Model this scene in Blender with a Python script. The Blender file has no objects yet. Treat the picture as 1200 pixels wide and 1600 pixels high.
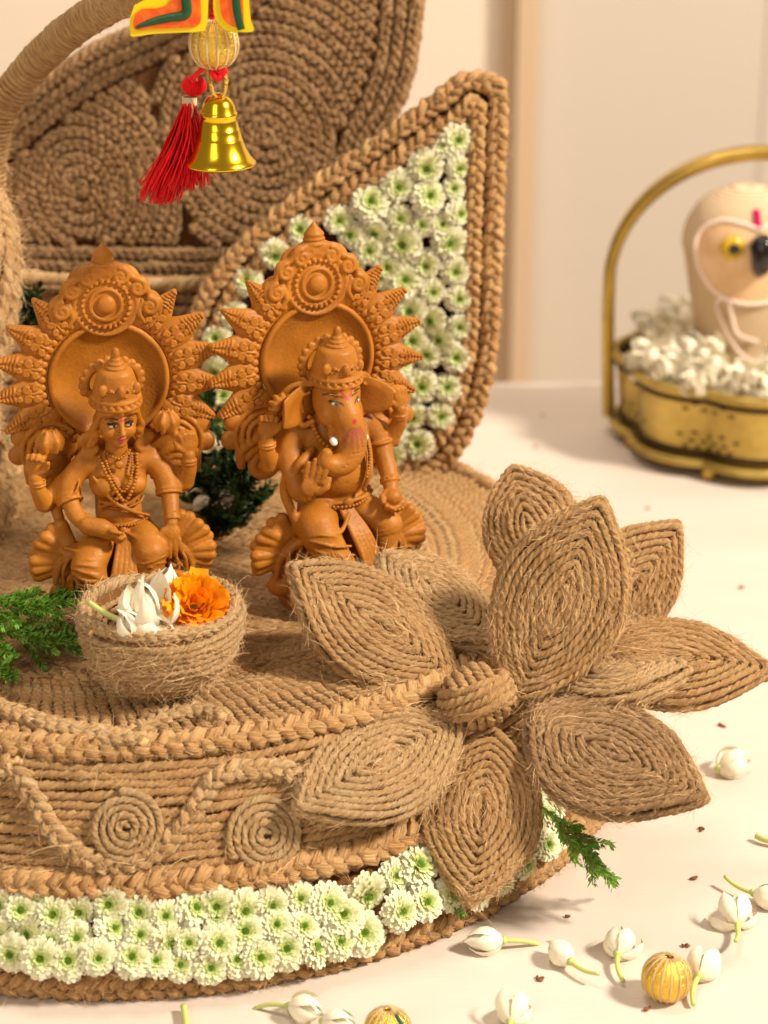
import bpy, math, random
import numpy as np
from mathutils import Vector, Matrix, Quaternion
random.seed(7); RNG = np.random.default_rng(7)
SC = bpy.context.scene; COL = SC.collection
CM = 0.01                                   # everything below is laid out in centimetres
R = math.radians; PI = math.pi

# ------------------------------------------------------------------ camera
CAMZ = 45.0; PITCH = R(22); FPX = 3556.0
cam_d = bpy.data.cameras.new('camera'); cam = bpy.data.objects.new('camera', cam_d); COL.objects.link(cam)
cam.location = (0, 0, CAMZ*CM); cam.rotation_euler = (R(90)-PITCH, 0, 0)
cam_d.sensor_fit = 'VERTICAL'; cam_d.sensor_height = 36; cam_d.sensor_width = 27; cam_d.lens = 80
cam_d.clip_start = 0.02; cam_d.clip_end = 50
cam_d.dof.use_dof = True; cam_d.dof.focus_distance = 0.835; cam_d.dof.aperture_fstop = 10
SC.camera = cam
# ------------------------------------------------------------------ world and lamps (a warm room, soft boxes)
w = bpy.data.worlds.new("World"); SC.world = w; w.use_nodes = True
w.node_tree.nodes['Background'].inputs[0].default_value = (1.0, 0.82, 0.64, 1)
w.node_tree.nodes['Background'].inputs[1].default_value = 0.20
def area(name, loc, tgt, size, sizey, power, col):
    d = bpy.data.lights.new(name, 'AREA'); d.shape = 'RECTANGLE'; d.size = size*CM; d.size_y = sizey*CM
    d.energy = power; d.color = col
    o = bpy.data.objects.new(name, d); COL.objects.link(o); o.location = Vector(loc)*CM
    o.rotation_euler = (Vector(tgt)-Vector(loc)).to_track_quat('-Z', 'Y').to_euler(); return o
area('key_softbox', (152, 35, 150), (0, 84, 8), 28, 28, 54, (1.0, 0.87, 0.72))
area('fill_softbox', (-70, -60, 110), (-5, 84, 8), 60, 110, 7.5, (1.0, 0.87, 0.72))
area('added_wall_fill', (-30, 120, 210), (-25, 200, 55), 60, 60, 14, (1.0, 0.84, 0.70))  # added lamp, only there to brighten the back wall
SC.view_settings.view_transform = 'Standard'; SC.view_settings.look = 'None'
SC.view_settings.exposure = 0.40; SC.view_settings.gamma = 1.0

# ------------------------------------------------------------------ picture -> place helpers (layout only)
_U = np.array([0, math.sin(PITCH), math.cos(PITCH)]); _Fw = np.array([0, math.cos(PITCH), -math.sin(PITCH)])
CAMP = np.array([0, 0, CAMZ])
def ray(px, py): return _Fw + (px-600)/FPX*np.array([1., 0, 0]) + (800-py)/FPX*_U
def at_z(px, py, z): d = ray(px, py); return CAMP + d*((z-CAMZ)/d[2])
def at_y(px, py, y): d = ray(px, py); return CAMP + d*(y/d[1])
def on_plane(px, py, p0, n): d = ray(px, py); n = np.asarray(n, float); return CAMP + d*(np.dot(np.asarray(p0)-CAMP, n)/np.dot(d, n))
def nrm(v): v = np.asarray(v, float); return v/(np.linalg.norm(v)+1e-12)

# ------------------------------------------------------------------ materials
def lin(h):
    h = h.lstrip('#'); c = [int(h[i:i+2], 16)/255 for i in (0, 2, 4)]
    return tuple(((x+.055)/1.055)**2.4 if x > .04045 else x/12.92 for x in c)+(1,)
class NT:
    def __init__(s, name):
        s.m = bpy.data.materials.new(name); s.m.use_nodes = True; s.t = s.m.node_tree; s.b = s.t.nodes['Principled BSDF']
    def n(s, typ, **kw):
        nd = s.t.nodes.new(typ)
        for k, v in kw.items():
            if hasattr(nd, k): setattr(nd, k, v)
            else: nd.inputs[k].default_value = v
        return nd
    def l(s, a, b): s.t.links.new(a, b)
    def val(s, sock, v): s.b.inputs[sock].default_value = v
    def ramp(s, fac, stops):
        r = s.n('ShaderNodeValToRGB'); e = r.color_ramp.elements
        while len(e) < len(stops): e.new(.5)
        for i, (p, c) in enumerate(stops): e[i].position = p; e[i].color = c if len(c) == 4 else tuple(c)+(1,)
        s.l(fac, r.inputs[0]); return r.outputs[0]
    def mix(s, fac, a, b, mode='MIX'):
        m = s.n('ShaderNodeMix', data_type='RGBA', blend_type=mode)
        for sk, v in ((m.inputs[0], fac), (m.inputs[6], a), (m.inputs[7], b)):
            if hasattr(v, 'links'): s.l(v, sk)
            else: sk.default_value = v
        return m.outputs[2]
    def bump(s, h, dist, strength=1.0):
        b = s.n('ShaderNodeBump'); b.inputs['Distance'].default_value = dist; b.inputs['Strength'].default_value = strength
        s.l(h, b.inputs['Height']); s.l(b.outputs[0], s.b.inputs['Normal'])
    def tc(s, out='Object'): return s.n('ShaderNodeTexCoord').outputs[out]
    def noise(s, vec, scale, detail=3, rough=.55):
        n = s.n('ShaderNodeTexNoise'); n.inputs['Scale'].default_value = scale; n.inputs['Detail'].default_value = detail
        n.inputs['Roughness'].default_value = rough; s.l(vec, n.inputs['Vector']); return n.outputs['Fac']
    def mapping(s, vec, sc=(1, 1, 1), loc=(0, 0, 0)):
        m = s.n('ShaderNodeMapping'); m.inputs['Scale'].default_value = sc; m.inputs['Location'].default_value = loc
        s.l(vec, m.inputs['Vector']); return m.outputs[0]

def jute(name, dark, mid, light, ustretch=1.3, v=24):
    k = NT(name); uv = k.tc('UV')
    fib = k.noise(k.mapping(uv, (ustretch, v, 1)), 1.0, 5, .65)
    strand = k.noise(k.mapping(uv, (.45, 3.0, 1)), 1.0, 2, .5)
    big = k.noise(k.tc('Object'), 18, 3, .6)
    base = k.ramp(fib, [(.34, dark), (.5, mid), (.66, light)])
    c2 = k.mix(k.ramp(strand, [(.36, (0, 0, 0)), (.66, (.62, .62, .62))]), base, light)
    c3 = k.mix(k.ramp(big, [(.40, (0, 0, 0)), (.70, (.40, .40, .40))]), c2, mid)
    k.l(c3, k.b.inputs['Base Color']); k.val('Roughness', .86); k.val('Specular IOR Level', .22)
    k.val('Sheen Weight', .25); k.val('Sheen Roughness', .5); k.val('Sheen Tint', (1, .85, .6, 1))
    k.bump(fib, .0022, 1.0); return k.m
M = {}
M['jute'] = jute('jute_rope', lin('#966434'), lin('#D89E5E'), lin('#F6CE90'))
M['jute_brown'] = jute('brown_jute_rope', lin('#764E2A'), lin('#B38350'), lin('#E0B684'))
M['jute_pale'] = jute('pale_jute_rope', lin('#A0703E'), lin('#E0AE70'), lin('#F8D8A4'))
def simple(name, col, rough=.6, spec=.4, bump=None, var=None, metal=0, coat=0, sss=0, trans=0):
    k = NT(name); k.val('Roughness', rough); k.val('Specular IOR Level', spec); k.val('Metallic', metal); k.val('Coat Weight', coat)
    c = lin(col) if isinstance(col, str) else col
    if var:
        f = k.noise(k.tc('Object'), var[1], 4, .6); k.l(k.ramp(f, [(.3, lin(var[0])), (.7, c)]), k.b.inputs['Base Color'])
    else: k.val('Base Color', c)
    if bump: k.bump(k.noise(k.tc('Object'), bump[0], 4, .6), bump[1])
    if sss:
        k.val('Subsurface Weight', sss); k.val('Subsurface Radius', (1, .8, .5)); k.val('Subsurface Scale', .004)
    M[name] = k.m; return k
simple('fuzz', '#EFCB98', .8, .2)
simple('felt_core', '#8A6238', .95, .1, bump=(300, .001), var=('#6E4A28', 60)); simple('jute_board', '#7A5434', .95, .1, bump=(300, .002), var=('#5A3A20', 90))
simple('dark_board', '#3A1F14', .9, .15, bump=(200, .001))
for nm_ in ('terracotta', 'terracotta_painted'):
  k = simple(nm_, '#A8642A', .50, .34)
  f = k.noise(k.tc('Object'), 60, 4, .6); f2 = k.noise(k.tc('Object'), 900, 2, .5)
  k.l(k.ramp(f, [(.32, lin('#9C5E14')), (.68, lin('#BC7824'))]), k.b.inputs['Base Color'])
  k.bump(f2, .00018); at = k.n('ShaderNodeAttribute', attribute_name='paint')
src = k.b.inputs['Base Color'].links[0].from_socket
k.l(k.mix(at.outputs['Alpha'], src, at.outputs['Color']), k.b.inputs['Base Color'])
simple('brass', '#D0B058', .36, .5, metal=.9, var=('#A88E44', 40), bump=(120, .0003))
simple('antique_brass', '#D4BA68', .45, .5, metal=.85, var=('#9C8440', 30), bump=(150, .0004))
simple('dark_metal', '#3A2C1C', .5, .5, metal=.6)
simple('bell_gold', '#F2C62E', .21, .5, metal=1)
simple('gold_foil', '#EFC858', .16, .6, metal=1, bump=(900, .0008))
simple('gold_thread', '#D2A94A', .4, .5, metal=.7, bump=(2500, .0006))
simple('cream_cord', '#E6CFA4', .6, .3, bump=(2500, .0005))
simple('red_silk', '#F20C1A', .5, .3, var=('#DC0812', 500))
simple('yellow_paint', '#F2D808', .45, .4); simple('orange_paint', '#F08020', .5, .4, var=('#E8450E', 260))
simple('green_paint', '#12502C', .35, .5, bump=(400, .0004))
simple('jasmine_petal', '#F8F0D8', .5, .35, sss=.35, bump=(200, .0004))
simple('stem_green', '#C3CC7C', .5, .4, sss=.2)
simple('marigold', '#FFB000', .55, .3, var=('#FB9400', 180), sss=.15)
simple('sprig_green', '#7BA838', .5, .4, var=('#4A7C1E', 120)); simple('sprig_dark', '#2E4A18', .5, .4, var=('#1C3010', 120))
simple('twig', '#7A6A30', .8, .2)
simple('dried_bit', '#9A6A44', .8, .2, var=('#6B4024', 300))
simple('black_glossy', '#1A1210', .2, .6); simple('owl_yellow', '#C9A412', .25, .6)
simple('magenta_powder', '#B8145A', .9, .1)
k = NT('owl_cloth'); uvn = k.tc('Object'); wv = k.n('ShaderNodeTexWave', wave_type='BANDS', bands_direction='Z'); wv.inputs['Scale'].default_value = 240; wv.inputs['Distortion'].default_value = 2.5
k.l(uvn, wv.inputs['Vector']); k.l(k.ramp(wv.outputs['Fac'], [(0, lin('#B8946A')), (.6, lin('#E8D0AC'))]), k.b.inputs['Base Color']); k.val('Roughness', .9); k.bump(wv.outputs['Fac'], .0004); M['owl_cloth'] = k.m
simple('owl_face', '#F0D0A6', .85, .2, var=('#DDB384', 60), bump=(300, .0005)); simple('pearl', '#FFEBDC', .3, .5)
# mum petals: colour runs from the green heart to white tips, by radius in the flower's own space
k = NT('mum_petal'); sep = k.n('ShaderNodeVectorMath', operation='MULTIPLY'); sep.inputs[1].default_value = (100, 100, 0)
k.l(k.tc('Object'), sep.inputs[0]); ln = k.n('ShaderNodeVectorMath', operation='LENGTH'); k.l(sep.outputs[0], ln.inputs[0])
k.l(k.ramp(ln.outputs['Value'], [(.08, lin('#8FB038')), (.22, lin('#CFDD86')), (.45, lin('#EFEFC0')), (.85, lin('#F8F2D4'))]), k.b.inputs['Base Color'])
k.val('Roughness', .6); k.val('Subsurface Weight', .25); k.val('Subsurface Scale', .003); k.val('Subsurface Radius', (1, .9, .6)); M['mum_petal'] = k.m
simple('mum_centre', '#5C8A1C', .6, .3, var=('#86AE34', 800))
k = simple('table_cloth', '#F0E2D2', .42, .35); f = k.noise(k.mapping(k.tc('Object'), (1, 3, 1)), 5, 3, .5)
k.l(k.ramp(f, [(.3, lin('#D6C9BC')), (.7, lin('#E2D6CA'))]), k.b.inputs['Base Color']); fa = k.noise(k.tc('Object'), 7, 5, .5); fb = k.noise(k.mapping(k.tc('Object'), (60, 900, 1)), 1, 2, .6); ad = k.n('ShaderNodeMath', operation='MULTIPLY_ADD'); k.l(fb, ad.inputs[0]); ad.inputs[1].default_value = .05; k.l(fa, ad.inputs[2]); k.bump(ad.outputs[0], .006, .4)
simple('wall_paint', '#F2E4D2', .8, .2, bump=(80, .0004)); simple('wall_cool', '#D6CDC0', .8, .2, bump=(80, .0004)); simple('trim_paint', '#D8C0A2', .7, .25)

# ------------------------------------------------------------------ objects
def props(o, label=None, cat=None, group=None, kind=None):
    for kk, v in (('label', label), ('category', cat), ('group', group), ('kind', kind)):
        if v: o[kk] = v
    return o
def thing(name, label, cat, loc=(0, 0, 0), rot=(0, 0, 0), group=None):
    o = bpy.data.objects.new(name, None); COL.objects.link(o); o.empty_display_size = .01
    o.location = Vector(loc)*CM; o.rotation_euler = rot; props(o, label, cat, group); return o
def link(name, me, parent=None):
    o = bpy.data.objects.new(name, me); COL.objects.link(o)
    if parent is not None: o.parent = parent
    return o
def mesh(name, V, Q, mat, uv=None, T=None, smooth=True):
    """V (n,3) in cm, Q (m,4) quads, T (k,3) triangles; uv (m,4,2) for the quads."""
    V = np.asarray(V, np.float32)*CM
    Q = np.zeros((0, 4), np.int32) if Q is None or len(Q) == 0 else np.asarray(Q, np.int32)
    T = np.zeros((0, 3), np.int32) if T is None or len(T) == 0 else np.asarray(T, np.int32)
    me = bpy.data.meshes.new(name); me.vertices.add(len(V)); me.vertices.foreach_set('co', V.ravel())
    nl = Q.size+T.size; me.loops.add(nl); me.loops.foreach_set('vertex_index', np.concatenate([Q.ravel(), T.ravel()]).astype(np.int32))
    me.polygons.add(len(Q)+len(T))
    ls = np.concatenate([np.arange(len(Q))*4, Q.size+np.arange(len(T))*3]).astype(np.int32); me.polygons.foreach_set('loop_start', ls)
    me.polygons.foreach_set('use_smooth', np.full(len(ls), smooth))
    if uv is not None:
        u = me.uv_layers.new(name='UVMap'); a = np.zeros((nl, 2), np.float32); a[:Q.size] = np.asarray(uv, np.float32).reshape(-1, 2); u.data.foreach_set('uv', a.ravel())
    me.update(calc_edges=True); me.validate(clean_customdata=False); me.materials.append(M[mat] if isinstance(mat, str) else mat); return me
class MB:
    """collects pieces of geometry (cm)"""
    def __init__(s): s.V = []; s.Q = []; s.T = []; s.UV = []; s.n = 0
    def add(s, V, Q=None, T=None, UV=None):
        V = np.asarray(V, float)
        if Q is not None and len(Q):
            s.Q.append(np.asarray(Q)+s.n); s.UV.append(UV if UV is not None else np.zeros((len(Q), 4, 2)))
        if T is not None and len(T): s.T.append(np.asarray(T)+s.n)
        s.V.append(V); s.n += len(V); return s
    def xf(s, mat):
        A = np.array(mat); V = np.concatenate(s.V); s.V = [V@A[:3, :3].T+A[:3, 3]]; return s
    def me(s, name, mat, org=None, smooth=True):
        V = np.concatenate(s.V)
        if org is not None: V = V-np.asarray(org)
        return mesh(name, V, np.concatenate(s.Q) if s.Q else None, mat, np.concatenate(s.UV) if s.Q else None, np.concatenate(s.T) if s.T else None, smooth)
    def build(s, name, mat, parent=None, org=None, smooth=True):
        return link(name, s.me(name, mat, org, smooth), parent)
def resample(P, ds, closed=False):
    P = np.asarray(P, float)
    if closed: P = np.vstack([P, P[:1]])
    d = np.r_[0, np.cumsum(np.linalg.norm(np.diff(P, axis=0), axis=1))]; n = max(2, int(round(d[-1]/ds))+1)
    t = np.linspace(0, d[-1], n); Q = np.stack([np.interp(t, d, P[:, i]) for i in range(P.shape[1])], 1)
    return Q[:-1] if closed else Q
def spline(P, n=8):
    P = np.asarray(P, float); out = []
    E = np.vstack([2*P[0]-P[1], P, 2*P[-1]-P[-2]])
    for i in range(1, len(E)-2):
        p0, p1, p2, p3 = E[i-1:i+3]
        for t in np.linspace(0, 1, n, endpoint=False):
            out.append(.5*((2*p1)+(p2-p0)*t+(2*p0-5*p1+4*p2-p3)*t*t+(3*p1-p0-3*p2+p3)*t**3))
    out.append(P[-1]); return np.array(out)
def frames(P, closed=False, up=None):
    T = np.gradient(P, axis=0)
    if closed: T[0] = P[1]-P[-1]; T[-1] = P[0]-P[-2]
    T /= np.linalg.norm(T, axis=1, keepdims=True)+1e-12
    if up is not None:
        N = np.broadcast_to(np.asarray(up, float), P.shape); N = N-(N*T).sum(1, keepdims=True)*T; N /= np.linalg.norm(N, axis=1, keepdims=True)+1e-9
        return T, N, np.cross(T, N)
    N = np.zeros_like(P); a = np.array([0, 0, 1.]) if abs(T[0][2]) < .9 else np.array([1., 0, 0]); n = a-np.dot(a, T[0])*T[0]; n /= np.linalg.norm(n)
    for i in range(len(P)):
        n = n-np.dot(n, T[i])*T[i]; n /= np.linalg.norm(n)+1e-9; N[i] = n
    return T, N, np.cross(T, N)
def tube(mb, P, r, nv=8, closed=False, cap=True, rr=None, tw=None, uoff=0., up=None, flat=1.0, rough=0.):
    """tube along P; rr (nv,) cross-section multipliers, tw (n,) twist angle, r scalar or (n,)"""
    P = np.asarray(P, float); n = len(P); T, N, B = frames(P, closed, up)
    if closed and up is None and tw is None: tw = np.zeros(n)
    r = np.broadcast_to(np.asarray(r, float), (n,)); th = np.arange(nv)*2*PI/nv
    A = th[None, :]+(tw[:, None] if tw is not None else 0)
    rad = r[:, None]*(rr[None, :] if rr is not None else 1.)
    if rough: g_ = RNG.normal(size=(n+6, nv)); g_ = sum(g_[q_:q_+n] for q_ in range(7))/2.65; rad = rad*(1+rough*g_)
    V = P[:, None]+rad[..., None]*(np.cos(A)[..., None]*B[:, None]+flat*np.sin(A)[..., None]*N[:, None])
    V = V.reshape(-1, 3); m = n if closed else n-1; i = np.arange(m)[:, None]; j = np.arange(nv)[None]; i2 = (i+1) % n; j2 = (j+1) % nv
    Q = np.stack([i*nv+j, i*nv+j2, i2*nv+j2, i2*nv+j], -1).reshape(-1, 4)
    L = np.r_[0, np.cumsum(np.linalg.norm(np.diff(P, axis=0), axis=1))]; L = np.r_[L, L[-1]+(np.linalg.norm(P[0]-P[-1]) if closed else 0)]+uoff
    U0 = L[i]+0*j; U1 = L[i+1]+0*j; v0 = j/nv+0*i; v1 = (j+1)/nv+0*i
    UV = np.stack([np.stack([U0, v0], -1), np.stack([U0, v1], -1), np.stack([U1, v1], -1), np.stack([U1, v0], -1)], 2).reshape(-1, 4, 2)
    if cap and not closed:
        V = np.vstack([V, P[0], P[-1]]); c0 = n*nv; c1 = c0+1; jj = np.arange(nv); Tt = np.vstack([np.stack([np.full(nv, c0), (jj+1) % nv, jj], 1), np.stack([np.full(nv, c1), (n-1)*nv+jj, (n-1)*nv+(jj+1) % nv], 1)])
        mb.add(V, Q, Tt, UV)
    else: mb.add(V, Q, None, UV)
    return mb
LOBE3 = np.array([.80, 1.0, 1.06, 1.0]*3); LOBE2 = np.array([.66, .95, 1.08, .95]*2)
class Fuzz:
    def __init__(s): s.P = []; s.T = []; s.r = []
    def note(s, P, r):
        if len(P) > 2: s.P.append(P[1:-1]); s.T.append((P[2:]-P[:-2])); s.r.append(np.full(len(P)-2, r))
    def build(s, n, parent, org, L=(.25, 1.0), wd=.0065, mat='fuzz', keep=None, out=.8):
        P = np.concatenate(s.P); T = np.concatenate(s.T); r = np.concatenate(s.r); T /= np.linalg.norm(T, axis=1, keepdims=True)+1e-9
        if keep is not None: m = keep(P); P, T, r = P[m], T[m], r[m]
        sc_ = 1.5+.5*np.sin(P[:, 0]*1.3+2*np.sin(P[:, 2]*.9))+.6*np.sin(P[:, 1]*1.7+P[:, 2]*1.1); sc_ = np.clip(sc_-.6, .15, None)*r; idx = RNG.choice(len(P), n, p=sc_/sc_.sum()); P, T, r = P[idx], T[idx], r[idx]
        rnd = RNG.normal(size=(n, 3)); rnd -= (rnd*T).sum(1, keepdims=True)*T; rnd /= np.linalg.norm(rnd, axis=1, keepdims=True)+1e-9
        p = P+rnd*r[:, None]*.97; d = rnd*RNG.uniform(.15, out, (n, 1))+T*RNG.choice([-1, 1], (n, 1))*RNG.uniform(.4, 1.2, (n, 1)); d /= np.linalg.norm(d, axis=1, keepdims=True)
        Ln = RNG.uniform(L[0], L[1], (n, 1))*RNG.uniform(.3, 1, (n, 1)); curl = RNG.normal(size=(n, 3))*.55; k = 3; pts = [p]
        for _ in range(k): pts.append(pts[-1]+d*Ln/k); d = d+curl*.45; d /= np.linalg.norm(d, axis=1, keepdims=True)
        pts = np.stack(pts, 1); side = np.cross(d, RNG.normal(size=(n, 3))); side /= np.linalg.norm(side, axis=1, keepdims=True)+1e-9
        wv = (wd*RNG.uniform(.6, 1.4, (n, 1, 1))*np.linspace(1, .35, k+1)[None, :, None])
        V = np.stack([pts-side[:, None]*wv, pts+side[:, None]*wv], 2).reshape(-1, 3)
        b = (np.arange(n)*(k+1)*2)[:, None]+(np.arange(k)*2)[None]; b = b.ravel(); Q = np.stack([b, b+1, b+3, b+2], 1)
        o = link('loose_fibres', mesh('loose_fibres', V-np.asarray(org), Q, mat), parent); o['kind'] = 'stuff'; return o
def rope(mb, P, r=.165, pitch=1.15, closed=False, ds=.13, lobes=3, fz=None, up=None, jit=.03, hand=1, flat=1.0):
    P = resample(P, ds, closed); n = len(P)
    if n < 3: return mb
    L = np.arange(n)*ds; turns = max(1, round(n*ds/pitch)) if closed else n*ds/pitch
    tw = hand*np.arange(n)/n*turns*2*PI+random.random()*6
    ph = RNG.uniform(0, 6, 4); rad = r*(1+.07*np.sin(L*1.9+ph[0])+.07*np.sin(L*4.7+ph[1])+RNG.normal(0, .035, n)); tw = tw+.5*np.sin(L*1.1+ph[2])*(0 if closed else 1)
    P = P+jit*np.stack([np.sin(L*.9+ph[2]), np.sin(L*1.3+ph[3]), np.sin(L*1.1+ph[0])], 1)*(1 if not closed else 0)
    lb = LOBE3 if lobes == 3 else LOBE2
    n0 = mb.n; tube(mb, P, rad, len(lb), closed, True, lb, tw, random.random()*50, up, flat, .09)
    if fz is not None: fz.note(P, r)
    return mb
def braid(mb, P, Nrm, w=.9, t=.32, plen=1.3, r=None, fz=None, ds=.13, closed=False, nv=10):
    """three-strand plait along P lying on a surface with normals Nrm"""
    P = np.asarray(P, float); Nrm = np.broadcast_to(np.asarray(Nrm, float), P.shape)
    A = resample(np.hstack([P, Nrm]), ds, closed); P = A[:, :3]; N = A[:, 3:]; n = len(P)
    T = np.gradient(P, axis=0)
    if closed: T[0] = P[1]-P[-1]; T[-1] = P[0]-P[-2]
    T /= np.linalg.norm(T, axis=1, keepdims=True); N = N-(N*T).sum(1, keepdims=True)*T; N /= np.linalg.norm(N, axis=1, keepdims=True); B = np.cross(T, N)
    L = np.arange(n)*ds; tot = n*ds; per = tot/max(1, round(tot/plen)) if closed else plen; r = r or w*.27
    for s in range(3):
        a = 2*PI*(L/per+s/3); q = P+(np.sin(a)*(w*.5-r*.85))[:, None]*B+(np.sin(2*a)*t*.5)[:, None]*N
        wob = 1+.06*np.sin(L*3+s)+RNG.normal(0, .03, n)
        tw = a*.8 if closed else L*2*PI/1.6
        if closed: tw = 2*PI*L/tot*round(tot/1.6)
        q = q+RNG.normal(0, r*.04, q.shape); lb = np.array([.74, 1.06]*(nv//2)) if nv >= 10 else np.array([.85, 1.05]*(nv//2)); tube(mb, q, r*wob, nv, closed, True, lb, tw, random.random()*50, N, 1., .13)
        if fz is not None: fz.note(q, r); fz.note(q[3:], r)
    return mb
def lathe(mb, prof, n=32, ang=2*PI, c=(0, 0, 0), axis='z', scal=None):
    prof = np.asarray(prof, float); m = len(prof); full = abs(ang-2*PI) < 1e-6; k = n if full else n+1; a = np.arange(k)*ang/n
    s = np.ones(k) if scal is None else scal(a)
    X = np.outer(np.cos(a)*s, prof[:, 0]); Y = np.outer(np.sin(a)*s, prof[:, 0]); Z = np.broadcast_to(prof[:, 1], X.shape)
    V = np.stack([X, Y, Z], -1)
    if axis == 'y': V = np.stack([X, -Z, Y], -1)          # profile height points to -y
    V = V.reshape(-1, 3)+np.asarray(c); i = np.arange(n)[:, None]; j = np.arange(m-1)[None]; i2 = (i+1) % k
    Q = np.stack([i*m+j, i2*m+j, i2*m+j+1, i*m+j+1], -1).reshape(-1, 4)
    UV = np.stack([np.stack([i/n+0*j, j/m+0*i], -1), np.stack([(i+1)/n+0*j, j/m+0*i], -1), np.stack([(i+1)/n+0*j, (j+1)/m+0*i], -1), np.stack([i/n+0*j, (j+1)/m+0*i], -1)], 2).reshape(-1, 4, 2)
    return mb.add(V, Q, None, UV)
def ball(mb, c, r, nu=12, nv=8, rot=None):
    r = np.broadcast_to(np.asarray(r, float), (3,)); t = np.linspace(0, PI, nv+1); a = np.arange(nu)*2*PI/nu
    V = np.stack([np.outer(np.sin(t), np.cos(a)), np.outer(np.sin(t), np.sin(a)), np.outer(np.cos(t), np.ones(nu))], -1)*r
    V = V.reshape(-1, 3)
    if rot is not None: V = V@np.array(rot).T
    i = np.arange(nv)[:, None]; j = np.arange(nu)[None]; Q = np.stack([i*nu+j, (i+1)*nu+j, (i+1)*nu+(j+1) % nu, i*nu+(j+1) % nu], -1).reshape(-1, 4)
    return mb.add(V+np.asarray(c), Q)
def extrude(mb, poly, t0, t1, f=lambda p, h: np.array([p[0], p[1], h]), bev=0., n_in=True):
    """prism of a 2-D outline between heights t0 and t1; f maps (p2, h) to 3-D. Cap = bridge strips to the centroid"""
    poly = np.asarray(poly, float); n = len(poly); c = poly.mean(0); rings = [(poly, t0), (poly, t1-bev)]
    if bev: rings.append((poly+(c-poly)*bev/np.maximum(np.linalg.norm(poly-c, axis=1, keepdims=True), .01), t1))
    V = [f(p, h) for R_, h in rings for p in R_]; k = len(rings); V += [f(c, t0), f(c, t1)]; Q = []; T = []
    for a in range(k-1):
        for i in range(n): Q.append([a*n+i, a*n+(i+1) % n, (a+1)*n+(i+1) % n, (a+1)*n+i])
    for i in range(n): T += [[k*n, (i+1) % n, i], [k*n+1, (k-1)*n+i, (k-1)*n+(i+1) % n]]
    return mb.add(np.array(V), Q, T)
def inside(poly, p):
    x, y = p[..., 0], p[..., 1]; r = np.zeros(x.shape, bool); n = len(poly)
    for i in range(n):
        x1, y1 = poly[i]; x2, y2 = poly[(i+1) % n]; c = ((y1 > y) != (y2 > y)) & (x < (x2-x1)*(y-y1)/((y2-y1) or 1e-9)+x1); r ^= c
    return r
def rotm(z=0, x=0, y=0): return np.array((Matrix.Rotation(z, 3, 'Z') @ Matrix.Rotation(x, 3, 'X') @ Matrix.Rotation(y, 3, 'Y')))
def copy_tree(o, loc=None, rot=None, label=None, scale=None):
    c = o.copy(); COL.objects.link(c)
    if loc is not None: c.location = Vector(loc)*CM
    if rot is not None:
        if isinstance(rot, Quaternion): c.rotation_mode = 'QUATERNION'; c.rotation_quaternion = rot
        else: c.rotation_mode = 'XYZ'; c.rotation_euler = rot
    if scale is not None: c.scale = (scale,)*3
    if label: c['label'] = label
    for ch in list(o.children):
        d = ch.copy(); COL.objects.link(d); d.parent = c
        for g in list(ch.children): e = g.copy(); COL.objects.link(e); e.parent = d
    return c
ORD = ['first', 'second', 'third', 'fourth', 'fifth', 'sixth', 'seventh', 'eighth', 'ninth', 'tenth', 'eleventh', 'twelfth', 'thirteenth', 'fourteenth', 'fifteenth', 'sixteenth']
# ================================================================== setting: table and wall
def grid(x0, x1, nx, y0, y1, ny, zf):
    X, Y = np.meshgrid(np.linspace(x0, x1, nx), np.linspace(y0, y1, ny), indexing='ij'); V = np.stack([X, Y, zf(X, Y)], -1).reshape(-1, 3)
    i = np.arange(nx-1)[:, None]; j = np.arange(ny-1)[None]; return V, np.stack([i*ny+j, (i+1)*ny+j, (i+1)*ny+j+1, i*ny+j+1], -1).reshape(-1, 4)
mb = MB()
def tz(X, Y):
    d = np.maximum(0, 118-Y)*0+np.maximum(0, Y-126); return .10*np.sin(X*.09+Y*.05)*np.clip((Y-106)/12, 0, 1)-.02*d**1.6-.0
V, Q = grid(-90, 90, 90, -20, 134, 120, tz); mb.add(V, Q)
o = mb.build('table', 'table_cloth'); props(o, kind='structure')
mb = MB(); V, Q = grid(-90, 90, 60, 0, 75, 2, lambda X, Y: X*0); V = np.stack([V[:, 0], 134+.6*np.sin(V[:, 0]*.25), -1-V[:, 1]], 1); mb.add(V, Q)
o = mb.build('table_skirt', 'table_cloth'); props(o, kind='structure')
def boxq(x0, x1, y0, y1, z0, z1, bev=0):
    V = np.array([[x, y, z] for x in (x0, x1) for y in (y0, y1) for z in (z0, z1)]); return V, [[0, 1, 3, 2], [4, 6, 7, 5], [0, 4, 5, 1], [2, 3, 7, 6], [0, 2, 6, 4], [1, 5, 7, 3]]
def boxo(name, a, mat, kind=None, parent=None):
    mb = MB(); V, Q = boxq(*a); mb.add(V, Q); o = mb.build(name, mat, parent, smooth=False)
    if kind: o['kind'] = kind
    return o
WY = 205
xl = at_y(778, 300, WY)[0]; xr = at_y(832, 300, WY)[0]
boxo('wall', (-160, xl, WY, WY+5, -76, 150), 'wall_paint', 'structure')
wd = thing('wall_moulding', 'blurred vertical beige moulding on the back wall behind the flowered leaf panel', 'wall moulding', ((xl+xr)/2, WY-1, -76))
for a, b, c in ((0, .42, 1.2), (.42, .72, 3.2), (.72, 1.0, 2.0)):
    m = MB(); V, Q = boxq(xl+(xr-xl)*a+.03, xl+(xr-xl)*b-.03, WY-c, WY+4, -76, 150); m.add(V, Q)
    m.build('moulding_strip', 'trim_paint', wd, org=((xl+xr)/2, WY-1, -76), smooth=False)
dn = thing('wall_panel', 'blurred pale wall panelling behind the brass basket', 'wall panel', ((xr+160)/2, WY-1, -76))
og = ((xr+160)/2, WY-1, -76)
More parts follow.
